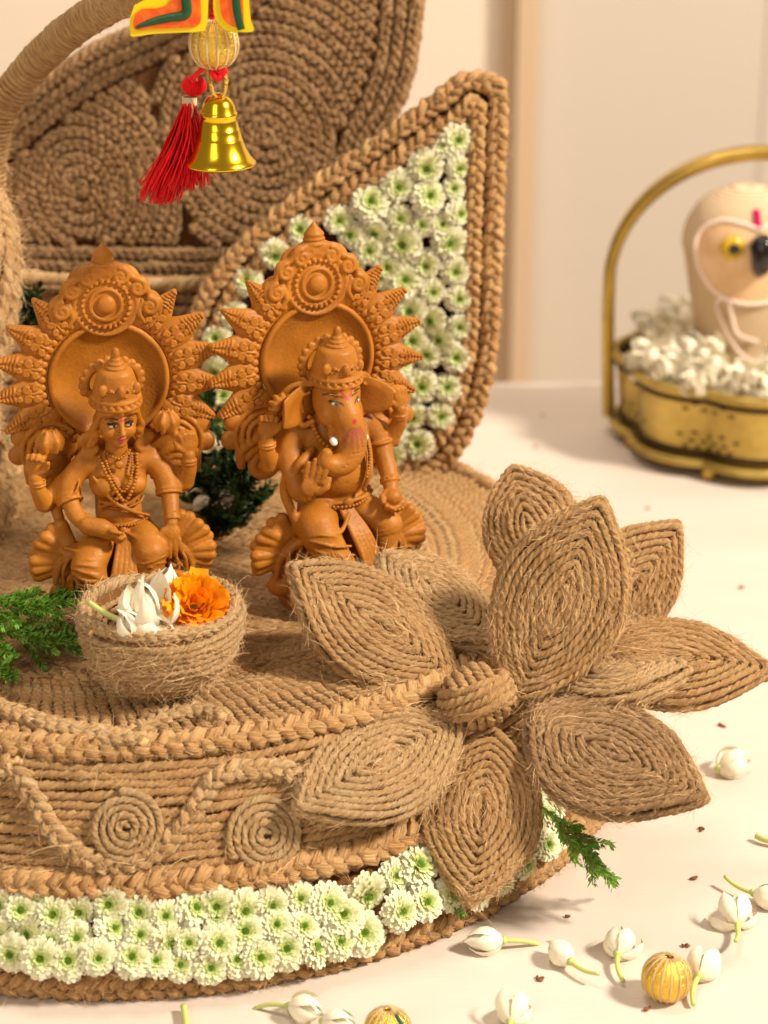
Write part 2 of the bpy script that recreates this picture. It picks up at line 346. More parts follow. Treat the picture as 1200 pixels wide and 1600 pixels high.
xa = at_y(1168, 300, WY)[0]
for x0, x1, y in ((xr, xa, WY), (xa+1.0, 160, WY)):
    m = MB(); V, Q = boxq(x0, x1, y, y+4, -76, 150); m.add(V, Q); m.build('panel', 'wall_cool', dn, org=og, smooth=False)
m = MB(); V, Q = boxq(xa, xa+1.0, WY+.25, WY+4, -76, 150); m.add(V, Q); m.build('groove', 'wall_cool', dn, org=og, smooth=False)
fl = boxo('floor', (-300, 300, -200, WY+30, -80, -76), 'trim_paint', 'structure')
# ================================================================== round jute platform
C = np.array([-10., 86.6, 0.]); HL = (C[0], C[1], 0)
hull = thing('jute_platform', 'large round platform wrapped in jute rope with braided rims and a sloping roped wall', 'jute platform', HL)
PROF = [(20.0, 0.0), (20.1, 1.75), (19.75, 1.9), (18.6, 3.35), (18.45, 3.9), (17.05, 7.55), (16.7, 7.95), (0.0, 7.98)]
mb = MB(); lathe(mb, PROF+[], 160, c=C); mb.build('core', 'felt_core', hull, org=HL)
def hz(Rr):
    if Rr < 16.7: return 8.0
    return np.interp(Rr, [16.7, 17.05, 18.45, 18.6, 19.75, 20.1], [7.95, 7.55, 3.9, 3.35, 1.9, 1.75])
def on_hull(px, py):
    d = ray(px, py)
    for t in np.linspace(55, 110, 5000):
        p = CAMP+d*t; Rr = math.hypot(p[0]-C[0], p[1]-C[1])
        if Rr < 20.1 and p[2] < hz(Rr): break
    a = math.atan2(p[1]-C[1], p[0]-C[0]); e = .05; sl = (hz(Rr+e)-hz(Rr-e))/(2*e); n = nrm([-sl*math.cos(a), -sl*math.sin(a), 1]) ; return p, n
def circ(Rr, z, n=400, a0=0, a1=2*PI): a = np.linspace(a0, a1, n, endpoint=False); return np.stack([C[0]+Rr*np.cos(a), C[1]+Rr*np.sin(a), np.full(n, z)], 1)
hf = Fuzz()
def radial(P, zc): v = P-C; v[:, 2] = 0; v /= np.linalg.norm(v, axis=1, keepdims=True); v = v*math.cos(zc); v[:, 2] = math.sin(zc); return v
for Rr, z, w_, el, wid in ((20.05, .48, .95, .05, .26), (19.95, 1.36, .95, .5, .26), (18.72, 3.62, 1.2, .42, .32), (16.72, 7.95, 1.05, .95, .28)):
    mb = MB(); P = circ(Rr, z); braid(mb, P, radial(P, el), w_, .34, 1.7, wid, hf, closed=True, ds=.13); o = mb.build('braid', 'jute', hull, org=HL)
nrow = 12
for i in range(nrow):
    t = (i+.5)/nrow; mb = MB(); Rr = 18.52+(17.08-18.52)*t; z = 4.0+(7.58-4.0)*t
    P = circ(Rr, z); a = np.linspace(0, 2*PI, 400); P[:, 2] += .05*np.sin(a*9+i)[:400]+.04*np.sin(a*23+i*2)[:400]; rope(mb, P, .195, 1.3, True, .17, 3, hf); mb.build('rope', 'jute', hull, org=HL)
# deck: an outer ring of short slanted cords and an inner field of straight rows
cm = MB(); P0 = np.array([[0, 0, 0], [1.6, .12, 0], [3.2, .14, 0], [4.9, 0, 0]], float); rope(cm, spline(P0, 6), .205, 1.1, ds=.14, jit=.015)
cord = cm.me('rope', 'jute'); nrad = 208
for i in range(nrad):
    a = 2*PI*i/nrad
    o = link('rope', cord, hull); o.location = Vector((11.65*math.cos(a), 11.65*math.sin(a), 8.02+random.uniform(-.03, .03)))*CM
    o.rotation_euler = (random.uniform(0, 6)*0, 0, a+.30*1+random.uniform(-.02, .02)); o.scale = (random.uniform(.97, 1.03), 1.08, random.uniform(.9, 1.1))
    hf.note(np.stack([C[0]+np.linspace(11.65, 16.2, 30)*math.cos(a), C[1]+np.linspace(11.65, 16.2, 30)*math.sin(a), np.full(30, 8.03)], 1), .19)
mb = MB(); P = circ(11.6, 8.06); braid(mb, P, (0, 0, 1), .8, .2, 1.5, .21, hf, closed=True, ds=.14); mb.build('braid', 'jute', hull, org=HL)
th = R(-24); ux = np.array([math.cos(th), math.sin(th), 0]); uy = np.array([-math.sin(th), math.cos(th), 0])
for s in np.arange(-11.2, 11.3, .365):
    h = math.sqrt(max(0, 11.35**2-s*s))
    if h < 1: continue
    q = np.linspace(-h, h, 40); P = C+np.array([0, 0, 8.02])+q[:, None]*ux+(s+.10*np.sin(q*.8+s*.3))[:, None]*uy
    mb = MB(); rope(mb, P, .19, 1.2, ds=.15, fz=hf); mb.build('rope', 'jute', hull, org=HL)
# two more plait pieces lying on the front of the deck
for pts in ([(215, 1145), (255, 1122), (310, 1112), (352, 1122)], [(-40, 1095), (60, 1128), (150, 1150), (230, 1160)]):
    P = spline([at_z(x, y, 8.22) for x, y in pts], 10); mb = MB(); braid(mb, P, (0, 0, 1), .85, .25, 1.5, .22, hf); mb.build('braid', 'jute_pale', hull, org=HL)
# wall ornament: wavy plait and rope discs
def wave(pts, w_=.8, lift=.30):
    S = spline([on_hull(x, y)[0] for x, y in pts], 10); N = np.array([nrm([(p[0]-C[0])*2.2, (p[1]-C[1])*2.2, 18]) for p in S])
    mb = MB(); braid(mb, S+N*lift, N, w_, .25, 1.4, w_*.26, hf); mb.build('braid', 'jute_pale', hull, org=HL)
wave([(22, 1192), (52, 1240), (85, 1295), (130, 1335), (180, 1352), (235, 1335), (285, 1290), (318, 1240), (345, 1210), (400, 1200), (450, 1206), (480, 1240)])
wave([(-120, 1330), (-70, 1300), (-30, 1240), (0, 1205), (22, 1192)])
for px, py, rr in ((197, 1292, 1.28), (411, 1303, 1.36)):
    c, n = on_hull(px, py); n = nrm([(c[0]-C[0])*2.2, (c[1]-C[1])*2.2, 18]); e1 = nrm(np.cross([0, 0, 1], n)); e2 = np.cross(n, e1)
    a = np.arange(0, (rr-.12)/.27*2*PI, .12); ra = .1+.27*a/(2*PI); P = c+n*(.34+.10*(1-ra/rr))[:, None]+(ra*np.cos(a))[:, None]*e1+(ra*np.sin(a))[:, None]*e2
    mb = MB(); rope(mb, P, .15, .9, ds=.11, fz=hf, jit=.01); o = mb.build('rope_disc', 'jute_pale', hull, org=HL)
hf.build(54000, hull, HL, L=(.2, 1.0), keep=lambda P: (P[:, 1] < 80) & (P[:, 0] > -21) | (P[:, 2] > 7.9) & (P[:, 0] > -17))
hf.build(700, hull, HL, L=(1.0, 2.4), wd=.011, keep=lambda P: (P[:, 1] < 82) & (P[:, 0] > -21), out=.5)

# ================================================================== jute lotus
def vesica(W, Ln, rho, d, n=26):
    """outline inset by d of a lens of width W and length Ln whose tips are rounded by rho; returns (m,2) (u along, v across)"""
    a = Ln/2-rho; b = W/2-rho; r = (a*a+b*b)/(2*b); c = r-b; o = rho-d; al = math.asin(min(1, a/r)); pts = []
    if o > .02:
        for s in (1, -1):
            t = np.linspace(-al, al, n)*s; pts.append(np.stack([(r+o)*np.sin(t), s*((r+o)*np.cos(t)-c)], 1))
            sg = s; k = np.linspace(0, 1, 6)[1:-1]; a0 = PI/2-al; ang = (a0+(PI-2*a0)*0)
            t0 = al; tt = t0+(PI-2*t0)*k      # arc round the tip
            pts.append(np.stack([s*a+s*0+o*np.sin(tt)*s, s*o*np.cos(tt)], 1) if True else None)
    else:
        rp = r+o; 
        if rp <= c+.012: return None
        al = math.acos(c/rp)
        for s in (1, -1):
            t = np.linspace(-al, al, n)[:-1]*s; pts.append(np.stack([rp*np.sin(t), s*(rp*np.cos(t)-c)], 1))
    return np.vstack(pts)
K0 = at_y(745, 1088, 73.6)
lotus = thing('jute_lotus', 'big open lotus of coiled jute petals on the front right rim of the platform', 'rope flower', K0)
lf = Fuzz(); LR = .142
def petal(base, tip, W, hint, bend=.35, dome=.45, mat='jute', skew=.16, thick=.42, rho=.3, seed=0):
    b = np.asarray(base, float); t = np.asarray(tip, float); ax = t-b; Ln = np.linalg.norm(ax); U = ax/Ln; h = nrm(hint); N = nrm(h-np.dot(h, U)*U); Vv = np.cross(N, U); mid = (b+t)/2
    a = Ln/2
    def to3(P2, hh): u, v = P2[:, 0], P2[:, 1]; return mid+(u+.10*a*np.clip(u/a, 0, 1)**4)[:, None]*U+(v*(1+skew*u/a)*(1-.30*np.clip(u/a, 0, 1)**3)*(1-.12*np.clip(-u/a, 0, 1)**3))[:, None]*Vv+(hh+bend*((u/a)**2)-bend*.5)[:, None]*N
    def dm(P2): return dome*np.clip(1-(2*P2[:, 1]/W)**2, 0, 1)*np.clip(1-(P2[:, 0]/a)**2, 0, 1)
    ob = MB(); d = LR; first = True; loops = []; pitch = LR*2*.90
    while True:
        P2 = vesica(W, Ln, rho, d)
        if P2 is None or (W/2-d) < .05: break
        loops.append((d, P2)); d += pitch
    # spiral: blend each loop into the next; every turn starts at the base end
    path = []
    for i, (d0, A) in enumerate(loops):
        A = resample(A, .15, True); k = np.argmin(A[:, 0]+.3*abs(A[:, 1])); A = np.roll(A, -k, 0); A = np.vstack([A, A[:1]])
        if i+1 < len(loops):
            Bp = resample(loops[i+1][1], .15, True); k = np.argmin(Bp[:, 0]+.3*abs(Bp[:, 1])); Bp = np.roll(Bp, -k, 0); Bp = np.vstack([Bp, Bp[:1]])
            f = np.linspace(0, 1, len(A)); g = np.linspace(0, 1, len(Bp)); Bi = np.stack([np.interp(f, g, Bp[:, q]) for q in (0, 1)], 1)
            bl = np.clip((f-.86)/.14, 0, 1)[:, None]; A = A*(1-bl)+Bi*bl
        h = dm(A)+.16
        path.append(to3(A, h))
    rope(ob, np.vstack(path), LR, .95, ds=.125, fz=lf, jit=.014)
    # side turns
    s0 = resample(vesica(W, Ln, rho, .02), .2, True); 
    for hh, dd in ((-.05, .02), (-.33, .16)):
        A = resample(vesica(W, Ln, rho, dd), .15, True); rope(ob, to3(A, np.full(len(A), hh)), LR, .95, True, .13, fz=lf)
    # back turns, plainer
    for d0, A in loops[1::1]:
        A = resample(A, .3, True); tube(ob, to3(A, -dm(A)*.5-thick+.0), LR, 6, True)
    core = MB(); rings = []
    sc_ = [1, .8, .55, .3, .02]
    O = resample(vesica(W, Ln, rho, LR*1.6), .35, True); m = len(O)
    for s in sc_: rings.append(to3(O*s, dm(O*s)+.10))
    for s in sc_[::-1]: rings.append(to3(O*s, -dm(O*s)*.5-thick+.1))
    Vv_ = np.vstack(rings); nr = len(rings); i = np.arange(nr)[:, None]; j = np.arange(m)[None]
    core.add(Vv_, np.stack([i*m+j, i*m+(j+1) % m, ((i+1) % nr)*m+(j+1) % m, ((i+1) % nr)*m+j], -1).reshape(-1, 4))
    p = core.build('petal', 'felt_core', lotus, org=K0); q = ob.build('rope', mat, p, org=K0); return p
PET = [  # base px,py,y | tip px,py,y | width | hint normal | bend | material
    ((722, 1080, 75.3), (462, 893, 76.6), 4.3, (.25, -.62, .75), .3, 'jute'),
    ((772, 1010, 76.8), (598, 874, 79.5), 3.6, (.30, -.50, .85), .12, 'jute_pale'),
    ((806, 1105, 74.6), (935, 792, 76.6), 4.75, (-.12, -.93, .2), .3, 'jute'),
    ((862, 930, 78.5), (803, 738, 82.5), 3.7, (-.1, -.97, .12), .2, 'jute'),
    ((890, 1030, 77.6), (1052, 826, 80.5), 3.9, (.25, -.95, .25), .25, 'jute'),
    ((880, 1035, 77.0), (1192, 1045, 76.5), 3.7, (-.05, -.62, .85), -.3, 'jute'),
    ((850, 1085, 75.5), (1068, 1048, 75.4), 3.2, (.0, .12, 1), .1, 'jute_pale'),
    ((822, 1125, 74.0), (1092, 1248, 70.2), 4.7, (.35, -.75, .75), .35, 'jute_brown'),
    ((770, 1140, 73.6), (735, 1402, 70.1), 4.3, (.0, -.95, .35), .3, 'jute'),
    ((718, 1130, 73.4), (470, 1262, 69.2), 4.0, (-.25, -.85, .65), .3, 'jute_pale')]
for b, t, W, hn, bd, mt in PET:
    petal(at_y(*b), at_y(*t), W, hn, bd, mat=mt, skew=-.12 if t[0] == 1092 else .03 if t[0] in (735, 470) else .16)
# wound knot in the middle
kb = MB(); ball(kb, K0, (1.2, .95, 1.0), 20, 12); knot = kb.build('knot', 'felt_core', lotus, org=K0)
kb = MB()
for axv, offs, rad in (((.9, .25, .35), (-.6, -.3, 0, .3, .6), 1.05), ((-.35, .3, .9), (-.45, -.15, .15, .45), 1.12), ((.45, -.2, -.85), (-.3, 0, .3), 1.2)):
    ax = nrm(axv); e1 = nrm(np.cross(ax, [0.2, 1, .1])); e2 = np.cross(ax, e1); a = np.linspace(0, 2*PI, 70, endpoint=False)
    for off in offs:
        rr = rad*math.sqrt(1-(off*.75)**2); P = K0+(np.cos(a)[:, None]*e1*rr+np.sin(a)[:, None]*e2*rr+ax*off)*np.array([1.1, .95, 1.0]); rope(kb, P, .175, 1., True, .12, fz=None)
lf.note(P, .1)
a = np.linspace(0, 2.6*PI, 90); f = np.array([.1, -.85, .5]); f = nrm(f); e1 = nrm(np.cross(f, [0, 0, 1])); e2 = np.cross(e1, f)
P = K0+f*1.05+np.cos(a)[:, None]*e1*(.2+.03*a)[:, None]+np.sin(a)[:, None]*e2*(.18+.028*a)[:, None]-f*(.012*a*a)[:, None]*.5; rope(kb, P, .15, 1., ds=.12)
kb.build('rope', 'jute', knot, org=K0)
lf.build(42000, lotus, K0, L=(.2, 1.0)); lf.build(380, lotus, K0, L=(1., 2.2), wd=.011, out=.5)
# ================================================================== upright leaf panel with flowers
FP0 = np.array([3., 96.5, 8.]); FN = nrm([.06, -1, .10]); FX = nrm(np.cross(FN, [0, 0, 1])); FX = -FX if FX[0] < 0 else FX; FZ = np.cross(FX, FN); FZ = -FZ if FZ[2] < 0 else FZ
def pl(px, py, P0=FP0, N=FN): q = on_plane(px, py, P0, N)-P0; return np.array([np.dot(q, FX), np.dot(q, FZ)])
def un(p2, h, P0=FP0, N=FN): p2 = np.atleast_2d(p2); return P0+p2[:, :1]*FX+p2[:, 1:2]*FZ+h*N
leaf = thing('leaf_panel', 'upright pointed leaf panel with a double jute braid border filled with white flowers', 'jute panel', FP0)
OUTP = [(756, 128), (777, 140), (776, 220), (772, 320), (768, 430), (765, 520), (752, 600), (728, 668), (690, 722), (640, 752), (560, 775), (470, 782), (390, 765), (335, 715), (305, 640), (298, 560), (312, 490), (345, 430), (400, 372), (470, 312), (545, 258), (620, 206), (690, 157), (722, 128)]
O2 = np.array([pl(*p) for p in OUTP]); O2 = resample(spline(np.vstack([O2, O2[:1]]), 6), .25)[:-1]
def inset(P, d):
    T = np.roll(P, -1, 0)-np.roll(P, 1, 0); T /= np.linalg.norm(T, axis=1, keepdims=True)+1e-9; N = np.stack([-T[:, 1], T[:, 0]], 1)
    ar = .5*np.sum(P[:, 0]*np.roll(P[:, 1], -1)-np.roll(P[:, 0], -1)*P[:, 1]); N = N if ar > 0 else -N; Q = P+N*d
    keep = np.array([np.min(np.linalg.norm(P-q, axis=1)) > d*.97 for q in Q]) & inside(P, Q) if d > 0 else np.ones(len(Q), bool); return Q[keep]
bd = MB(); I = inset(O2, .1); extrude(bd, I, -.35, .1, lambda p, h: un(p, h)[0]); bd.build('board', 'dark_board', leaf, org=FP0)
pf = Fuzz()
for d, w_, hh in ((.05, .95, .05), (.92, .85, .22)):
    P = inset(O2, d) if d > .2 else O2; P = resample(P, .2, True); mb = MB(); braid(mb, un(P, hh), FN, w_, .3, 1.5, w_*.27, pf, closed=True); mb.build('braid', 'jute', leaf, org=FP0)
mb = MB(); P = resample(inset(O2, -.05), .2, True); 
for q in (-.45, -.8): mb = MB(); rope(mb, un(P, q), .22, 1.3, True, .15, fz=pf); mb.build('rope', 'jute', leaf, org=FP0)
pf.build(4500, leaf, FP0, L=(.2, .8))

# ================================================================== big back panel of coiled braid
BP0 = np.array([-8.5, 102.5, 8.]); BN = nrm([0, -1, .12])
bigp = thing('coiled_back_panel', 'tall brown jute panel of coiled rope standing behind the two idols', 'jute panel', BP0)
OUTB = [(660, -60), (652, 40), (642, 110), (618, 178), (590, 230), (560, 300), (500, 400), (400, 440), (200, 440), (60, 436), (-40, 420), (-80, 340), (-70, 250), (-10, 190), (60, 134), (130, 84), (200, 50), (280, 12), (360, -30), (440, -110), (600, -130)]
OB = np.array([pl(*p, BP0, BN) for p in OUTB]); OB = resample(spline(np.vstack([OB, OB[:1]]), 6), .3)[:-1]
mb = MB(); extrude(mb, inset(OB, .1), -.8, -.05, lambda p, h: un(p, h, BP0, BN)[0]); mb.build('board', 'jute_board', bigp, org=BP0)
bf = Fuzz()
for i in range(3):
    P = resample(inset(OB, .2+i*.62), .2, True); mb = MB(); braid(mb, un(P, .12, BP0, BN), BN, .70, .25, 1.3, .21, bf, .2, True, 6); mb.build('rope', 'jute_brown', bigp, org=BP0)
INN = inset(OB, .2+2*.62+.4)
for (cx, cy), tilt, asp in (((128, 292), .3, .85), ((415, 215), .25, .9)):
    c2 = pl(cx, cy, BP0, BN); oth = pl(415, 215, BP0, BN) if cx < 200 else pl(128, 292, BP0, BN); rad = .3; 
    while rad < 9:
        a = np.linspace(0, 2*PI, max(40, int(rad*40))); P = np.stack([rad*asp*np.cos(a), rad*np.sin(a)], 1); ct, st = math.cos(tilt), math.sin(tilt); P = c2+P@np.array([[ct, st], [-st, ct]])
        P = P[:-1]; d1 = np.linalg.norm(P-c2, axis=1); d2 = np.linalg.norm(P-oth, axis=1)
        ok = inside(INN, P) & (d1 < d2*(1.0 if cx > 200 else .93)-.0)
        if ok.any():
            mb = MB(); idx = np.where(~ok)[0]; done = False
            if len(idx) == 0: braid(mb, un(P, .1, BP0, BN), BN, .68, .25, 1.25, .2, bf, .2, True, 6)
            else:
                P = np.roll(P, -idx[0], 0); ok = np.roll(ok, -idx[0]); run = []
                for q, k_ in zip(P, ok):
                    if k_: run.append(q)
                    elif run:
                        if len(run) > 8: braid(mb, un(np.array(run), .1, BP0, BN), BN, .68, .25, 1.25, .2, bf, .2, False, 6); mb.build('braid', 'jute_brown', bigp, org=BP0); mb = MB()
                        run = []
                if len(run) > 8: braid(mb, un(np.array(run), .1, BP0, BN), BN, .68, .25, 1.25, .2, bf, .2, False, 6)
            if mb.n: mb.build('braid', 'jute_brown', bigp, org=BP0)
        rad += .60
for q in (-.35, -.8):
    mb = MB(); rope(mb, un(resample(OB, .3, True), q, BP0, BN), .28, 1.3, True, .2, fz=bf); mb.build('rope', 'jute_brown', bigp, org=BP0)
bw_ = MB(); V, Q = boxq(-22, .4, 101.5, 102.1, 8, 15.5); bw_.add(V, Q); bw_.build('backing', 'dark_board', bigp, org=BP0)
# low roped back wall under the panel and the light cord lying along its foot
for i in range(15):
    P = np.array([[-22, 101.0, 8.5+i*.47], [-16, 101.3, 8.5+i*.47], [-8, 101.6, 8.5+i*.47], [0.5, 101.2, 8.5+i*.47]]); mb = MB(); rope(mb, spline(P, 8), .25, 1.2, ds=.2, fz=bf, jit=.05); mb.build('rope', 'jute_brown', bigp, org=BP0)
mb = MB(); rope(mb, spline([at_y(x, y, 100.6) for x, y in ((-60, 428), (60, 434), (170, 442), (300, 442), (420, 436))], 8), .33, 1.6, ds=.2, fz=bf); mb.build('rope', 'jute_pale', bigp, org=BP0)
bf.build(3000, bigp, BP0, L=(.2, .9))

# ================================================================== wrapped handle and the shaggy post at the left
hp = spline([at_y(x, y, d_) for x, y, d_ in ((-30, 900, 93.5), (-28, 740, 93), (-20, 560, 93), (-14, 430, 93), (-16, 320, 93), (-14, 235, 93), (6, 165, 92.5), (48, 106, 92), (102, 54, 91), (160, 14, 89.5), (222, -14, 87), (335, -60, 81), (440, -135, 88), (520, -150, 97), (560, -140, 104))], 10)
handle = thing('jute_arch', 'arched handle closely wound with thin jute cord at the top left', 'handle', hp[0])
# feet: the arch comes down on the left outside the picture
mb = MB(); hp2 = resample(hp, .2); tube(mb, hp2, .52, 14); mb.build('core', 'felt_core', handle, org=hp[0])
T_, N_, B_ = frames(hp2); L_ = np.arange(len(hp2))*.2; tt = np.arange(0, L_[-1], .008); a = tt/.235*2*PI
ip = lambda A: np.stack([np.interp(tt, L_, A[:, i]) for i in range(3)], 1)
hx = ip(hp2)+.60*(np.cos(a)[:, None]*ip(N_)+np.sin(a)[:, None]*ip(B_)); wf = Fuzz()
mb = MB(); P = resample(hx, .2); tube(mb, P, .13*(1+RNG.normal(0, .12, len(P))), 6, uoff=3); wf.note(P, .13); mb.build('cord_winding', 'jute', handle, org=hp[0])
wf.build(7000, handle, hp[0], L=(.2, 1.2), out=.9)
P0 = at_z(-28, 800, 8.0); post = thing('shaggy_jute_post', 'pale shaggy bundle of jute rope at the left edge behind the female idol', 'jute post', P0)
sf = Fuzz(); mb = MB(); pc = spline([at_y(x, y, 89.5) for x, y in ((-48, 870), (-32, 760), (-50, 640), (-38, 540), (-34, 440), (-42, 360), (-70, 300), (-110, 250))], 10); pc[:, 1] += np.linspace(-1, 3, len(pc))
for k_ in range(11):
    a = 2*PI*k_/11; rr = np.interp(np.linspace(0, 1, len(pc)), [0, .12, .3, .5, .75, 1], [1.3, 1.35, .7, 1.3, 1.1, .5]); P = pc+np.stack([np.cos(a+pc[:, 2]*.12)*rr, np.sin(a+pc[:, 2]*.12)*rr, 0*rr], 1); rope(mb, P, .33, 1.6, ds=.18, fz=sf)
mb.build('strand_bundle', 'jute_pale', post, org=P0); sf.build(9000, post, P0, L=(.5, 1.8), wd=.009, out=.9)
# ================================================================== button chrysanthemums
def mum_mesh(seed):
    rg = np.random.default_rng(seed); mb = MB(); lop = rg.uniform(0, 6); wilt = rg.uniform(.0, .25)
    for ly, (n, l0, L1, el, h0, wd) in enumerate(((30, .30, .60, -6, .16, .085), (30, .28, .60, 8, .22, .085), (28, .24, .56, 22, .28, .08), (26, .20, .48, 38, .33, .075), (22, .16, .38, 52, .36, .07), (18, .12, .28, 66, .37, .06), (12, .08, .18, 78, .36, .05))):
        for i in range(n):
            a = 2*PI*(i+rg.uniform(-.4, .4))/n+ly*.7; l1 = L1*rg.uniform(.86, 1.06)*(1+.08*math.sin(a+lop)); e = R(el+rg.uniform(-11, 11)); w0 = wd*rg.uniform(.85, 1.25); rows = []; curv = rg.uniform(.02, .26)+(wilt if ly < 2 and math.sin(a*2+lop) > .6 else 0)
            for t, ww, cup in ((0, .6, .2), (.45, 1, .5), (.85, 1.15, .35), (1., .75, .1)):
                rad = l0+l1*t*math.cos(e); z = h0+l1*t*math.sin(e)*.7-curv*t*t*.5
                for s in (-1, 0, 1): rows.append([rad+(.02 if s == 0 and t == 1 else 0), s*w0*ww, z+(cup*w0*.6 if s else 0)])
            P = np.array(rows); tw = rg.uniform(-.35, .35); c, s_ = math.cos(a), math.sin(a)
            mb.add(np.stack([P[:, 0]*c-P[:, 1]*s_, P[:, 0]*s_+P[:, 1]*c, P[:, 2]+P[:, 1]*tw], 1)*np.array([.92, .92, 1.0]), [[r_*3+q, r_*3+q+1, r_*3+q+4, r_*3+q+3] for r_ in range(3) for q in range(2)])
    ce = MB()
    for i in range(26):
        a = i*2.4; rr = .026*math.sqrt(i)*.95
        tube(ce, np.array([[rr*math.cos(a)*.8, rr*math.sin(a)*.8, .2], [rr*math.cos(a), rr*math.sin(a), .44-rr*.3], [rr*math.cos(a)*1.1, rr*math.sin(a)*1.1, .50-rr*.4]]), np.array([.02, .024, .012]), 5)
    cal = MB(); lathe(cal, [(0, -.16), (.12, -.14), (.3, .0), (.36, .12), (.0, .16)], 12)
    return mb.me('petals', 'mum_petal'), ce.me('centre', 'mum_centre'), cal.me('calyx', 'stem_green')
MUMS = [mum_mesh(s) for s in range(8)]
def mum(p, n, dia, label, group):
    k_ = random.randrange(8); q = Vector(n).to_track_quat('Z', 'Y') @ Quaternion((0, 0, 1), random.uniform(0, 6.28))
    n2 = Vector(nrm(np.asarray(n)+RNG.normal(0, .2, 3))); q = n2.to_track_quat('Z', 'Y') @ Quaternion((0, 0, 1), random.uniform(0, 6.28))
    t = thing('chrysanthemum', label, 'flower', p, group=group); t.rotation_mode = 'QUATERNION'; t.rotation_quaternion = q; t.scale = (dia/1.72, dia/1.72, dia/1.72*random.uniform(.85, 1.1))
    o = link('petals', MUMS[k_][0], t); o['kind'] = 'stuff'; link('centre', MUMS[k_][1], t); link('calyx', MUMS[k_][2], t)
TOP = [(5, 1412), (38, 1422), (60, 1412), (88, 1430), (127, 1420), (175, 1412), (220, 1425), (257, 1432), (300, 1420), (337, 1412), (377, 1420), (420, 1412), (465, 1405), (507, 1412), (565, 1392)]
MID = [(2, 1460), (52, 1457), (82, 1470), (122, 1465), (175, 1452), (220, 1462), (260, 1467), (295, 1472), (340, 1437), (340, 1472), (382, 1457), (427, 1445), (470, 1450), (532, 1432), (565, 1457)]
LOW = [(22, 1487), (65, 1495), (110, 1500), (155, 1495), (207, 1497), (245, 1503), (282, 1508), (327, 1508), (367, 1500), (402, 1495), (445, 1482), (482, 1482), (522, 1470)]
RT = [(642, 1357, 82), (612, 1368, 60), (617, 1423, 66), (657, 1413, 62), (697, 1398, 62), (735, 1398, 56), (775, 1375, 54), (806, 1350, 58), (845, 1322, 56), (862, 1312, 50), (845, 1276, 50), (600, 1385, 0)]
for x, y, s in ((500, 1385, 1.45), (540, 1378, 1.5), (582, 1370, 1.5), (470, 1392, 1.3), (430, 1398, 1.3)):
    pass
def beltlabel(row, i): return f'small white chrysanthemum, front band {row} row, {ORD[i]} from the left edge'
for row, name in ((TOP, 'top'), (MID, 'middle'), (LOW, 'bottom')):
    for i, (x, y) in enumerate(row):
        p, n = on_hull(x, y); n = nrm([p[0]-C[0], p[1]-C[1], 11]); sc_ = random.uniform(1.30, 1.62) if i < 13 else 1.75
        mum(p+n*(.12+.08*(i % 2)), n, sc_, beltlabel(name, i), 'white chrysanthemums in the front band')
for i, (x, y, s) in enumerate(RT):
    if not s: continue
    p, n = on_hull(x, y); n = nrm([p[0]-C[0], p[1]-C[1], 11]); mum(p+n*.2, n, s/44+.1, f'white chrysanthemum of the band under the rope lotus, {ORD[i]} going rightwards', 'white chrysanthemums in the front band')
for i in range(15):
    for j, (t_, nm2) in enumerate(((.28, 'lower'), (.72, 'upper'))):
        a_ = R(-38+i*4.4+j*2.2); Rr = 19.75+(18.6-19.75)*t_; z = 1.9+(3.35-1.9)*t_; n = nrm([math.cos(a_)*19, math.sin(a_)*19, 11]); mum(C+np.array([Rr*math.cos(a_), Rr*math.sin(a_), z])+n*.15, n, random.uniform(1.3, 1.6), f'white chrysanthemum, {nm2} row on the right side of the platform, {ORD[i]} behind the hanging sprig', 'white chrysanthemums in the front band')
PAN = [(990, 88, 52), (945, 112, 40), (875, 190, 55), (990, 190, 40), (770, 262, 54), (978, 272, 38), (668, 328, 60), (882, 302, 56), (775, 376, 43), (990, 362, 46), (545, 388, 46), (932, 408, 44), (862, 408, 40), (600, 447, 42), (687, 427, 44), (795, 480, 58), (960, 470, 56), (412, 430, 50), (660, 500, 48), (875, 555, 46), (985, 578, 48), (315, 512, 50), (735, 560, 46), (795, 612, 58), (895, 655, 42), (995, 680, 43), (708, 600, 40), (820, 730, 52), (900, 762, 46), (998, 785, 40), (215, 620, 48), (148, 740, 46), (820, 830, 50), (935, 840, 46), (95, 830, 46), (985, 900, 48), (880, 890, 44), (785, 930, 42), (858, 1010, 54), (955, 1018, 46), (90, 945, 46), (820, 1118, 46), (928, 1120, 46), (850, 1225, 50), (750, 1190, 46), (745, 1268, 50), (115, 1040, 46), (770, 1040, 44), (120, 1140, 44), (600, 560, 40)]
PS = sorted(PAN, key=lambda t: t[1])
bands = ['tip', 'upper', 'middle', 'lower', 'bottom']; cnt = {}
for x, y, s in PS:
    px, py = 300+x/2.4, 180+y/2.4; q = pl(px, py); p = un(q, .25)[0]; b = 0 if y < 200 else 1 if y < 450 else 2 if y < 700 else 3 if y < 960 else 4
    key = bands[b]; i = cnt.get(key, 0); cnt[key] = i+1
    lab = f'white chrysanthemum on the {key} part of the leaf panel, {ORD[min(i, 15)]} counted from above' if i < 16 else 'white chrysanthemum near the leaf panel border'
    mum(p, FN, s/34*1.10, lab, 'white chrysanthemums on the leaf panel')

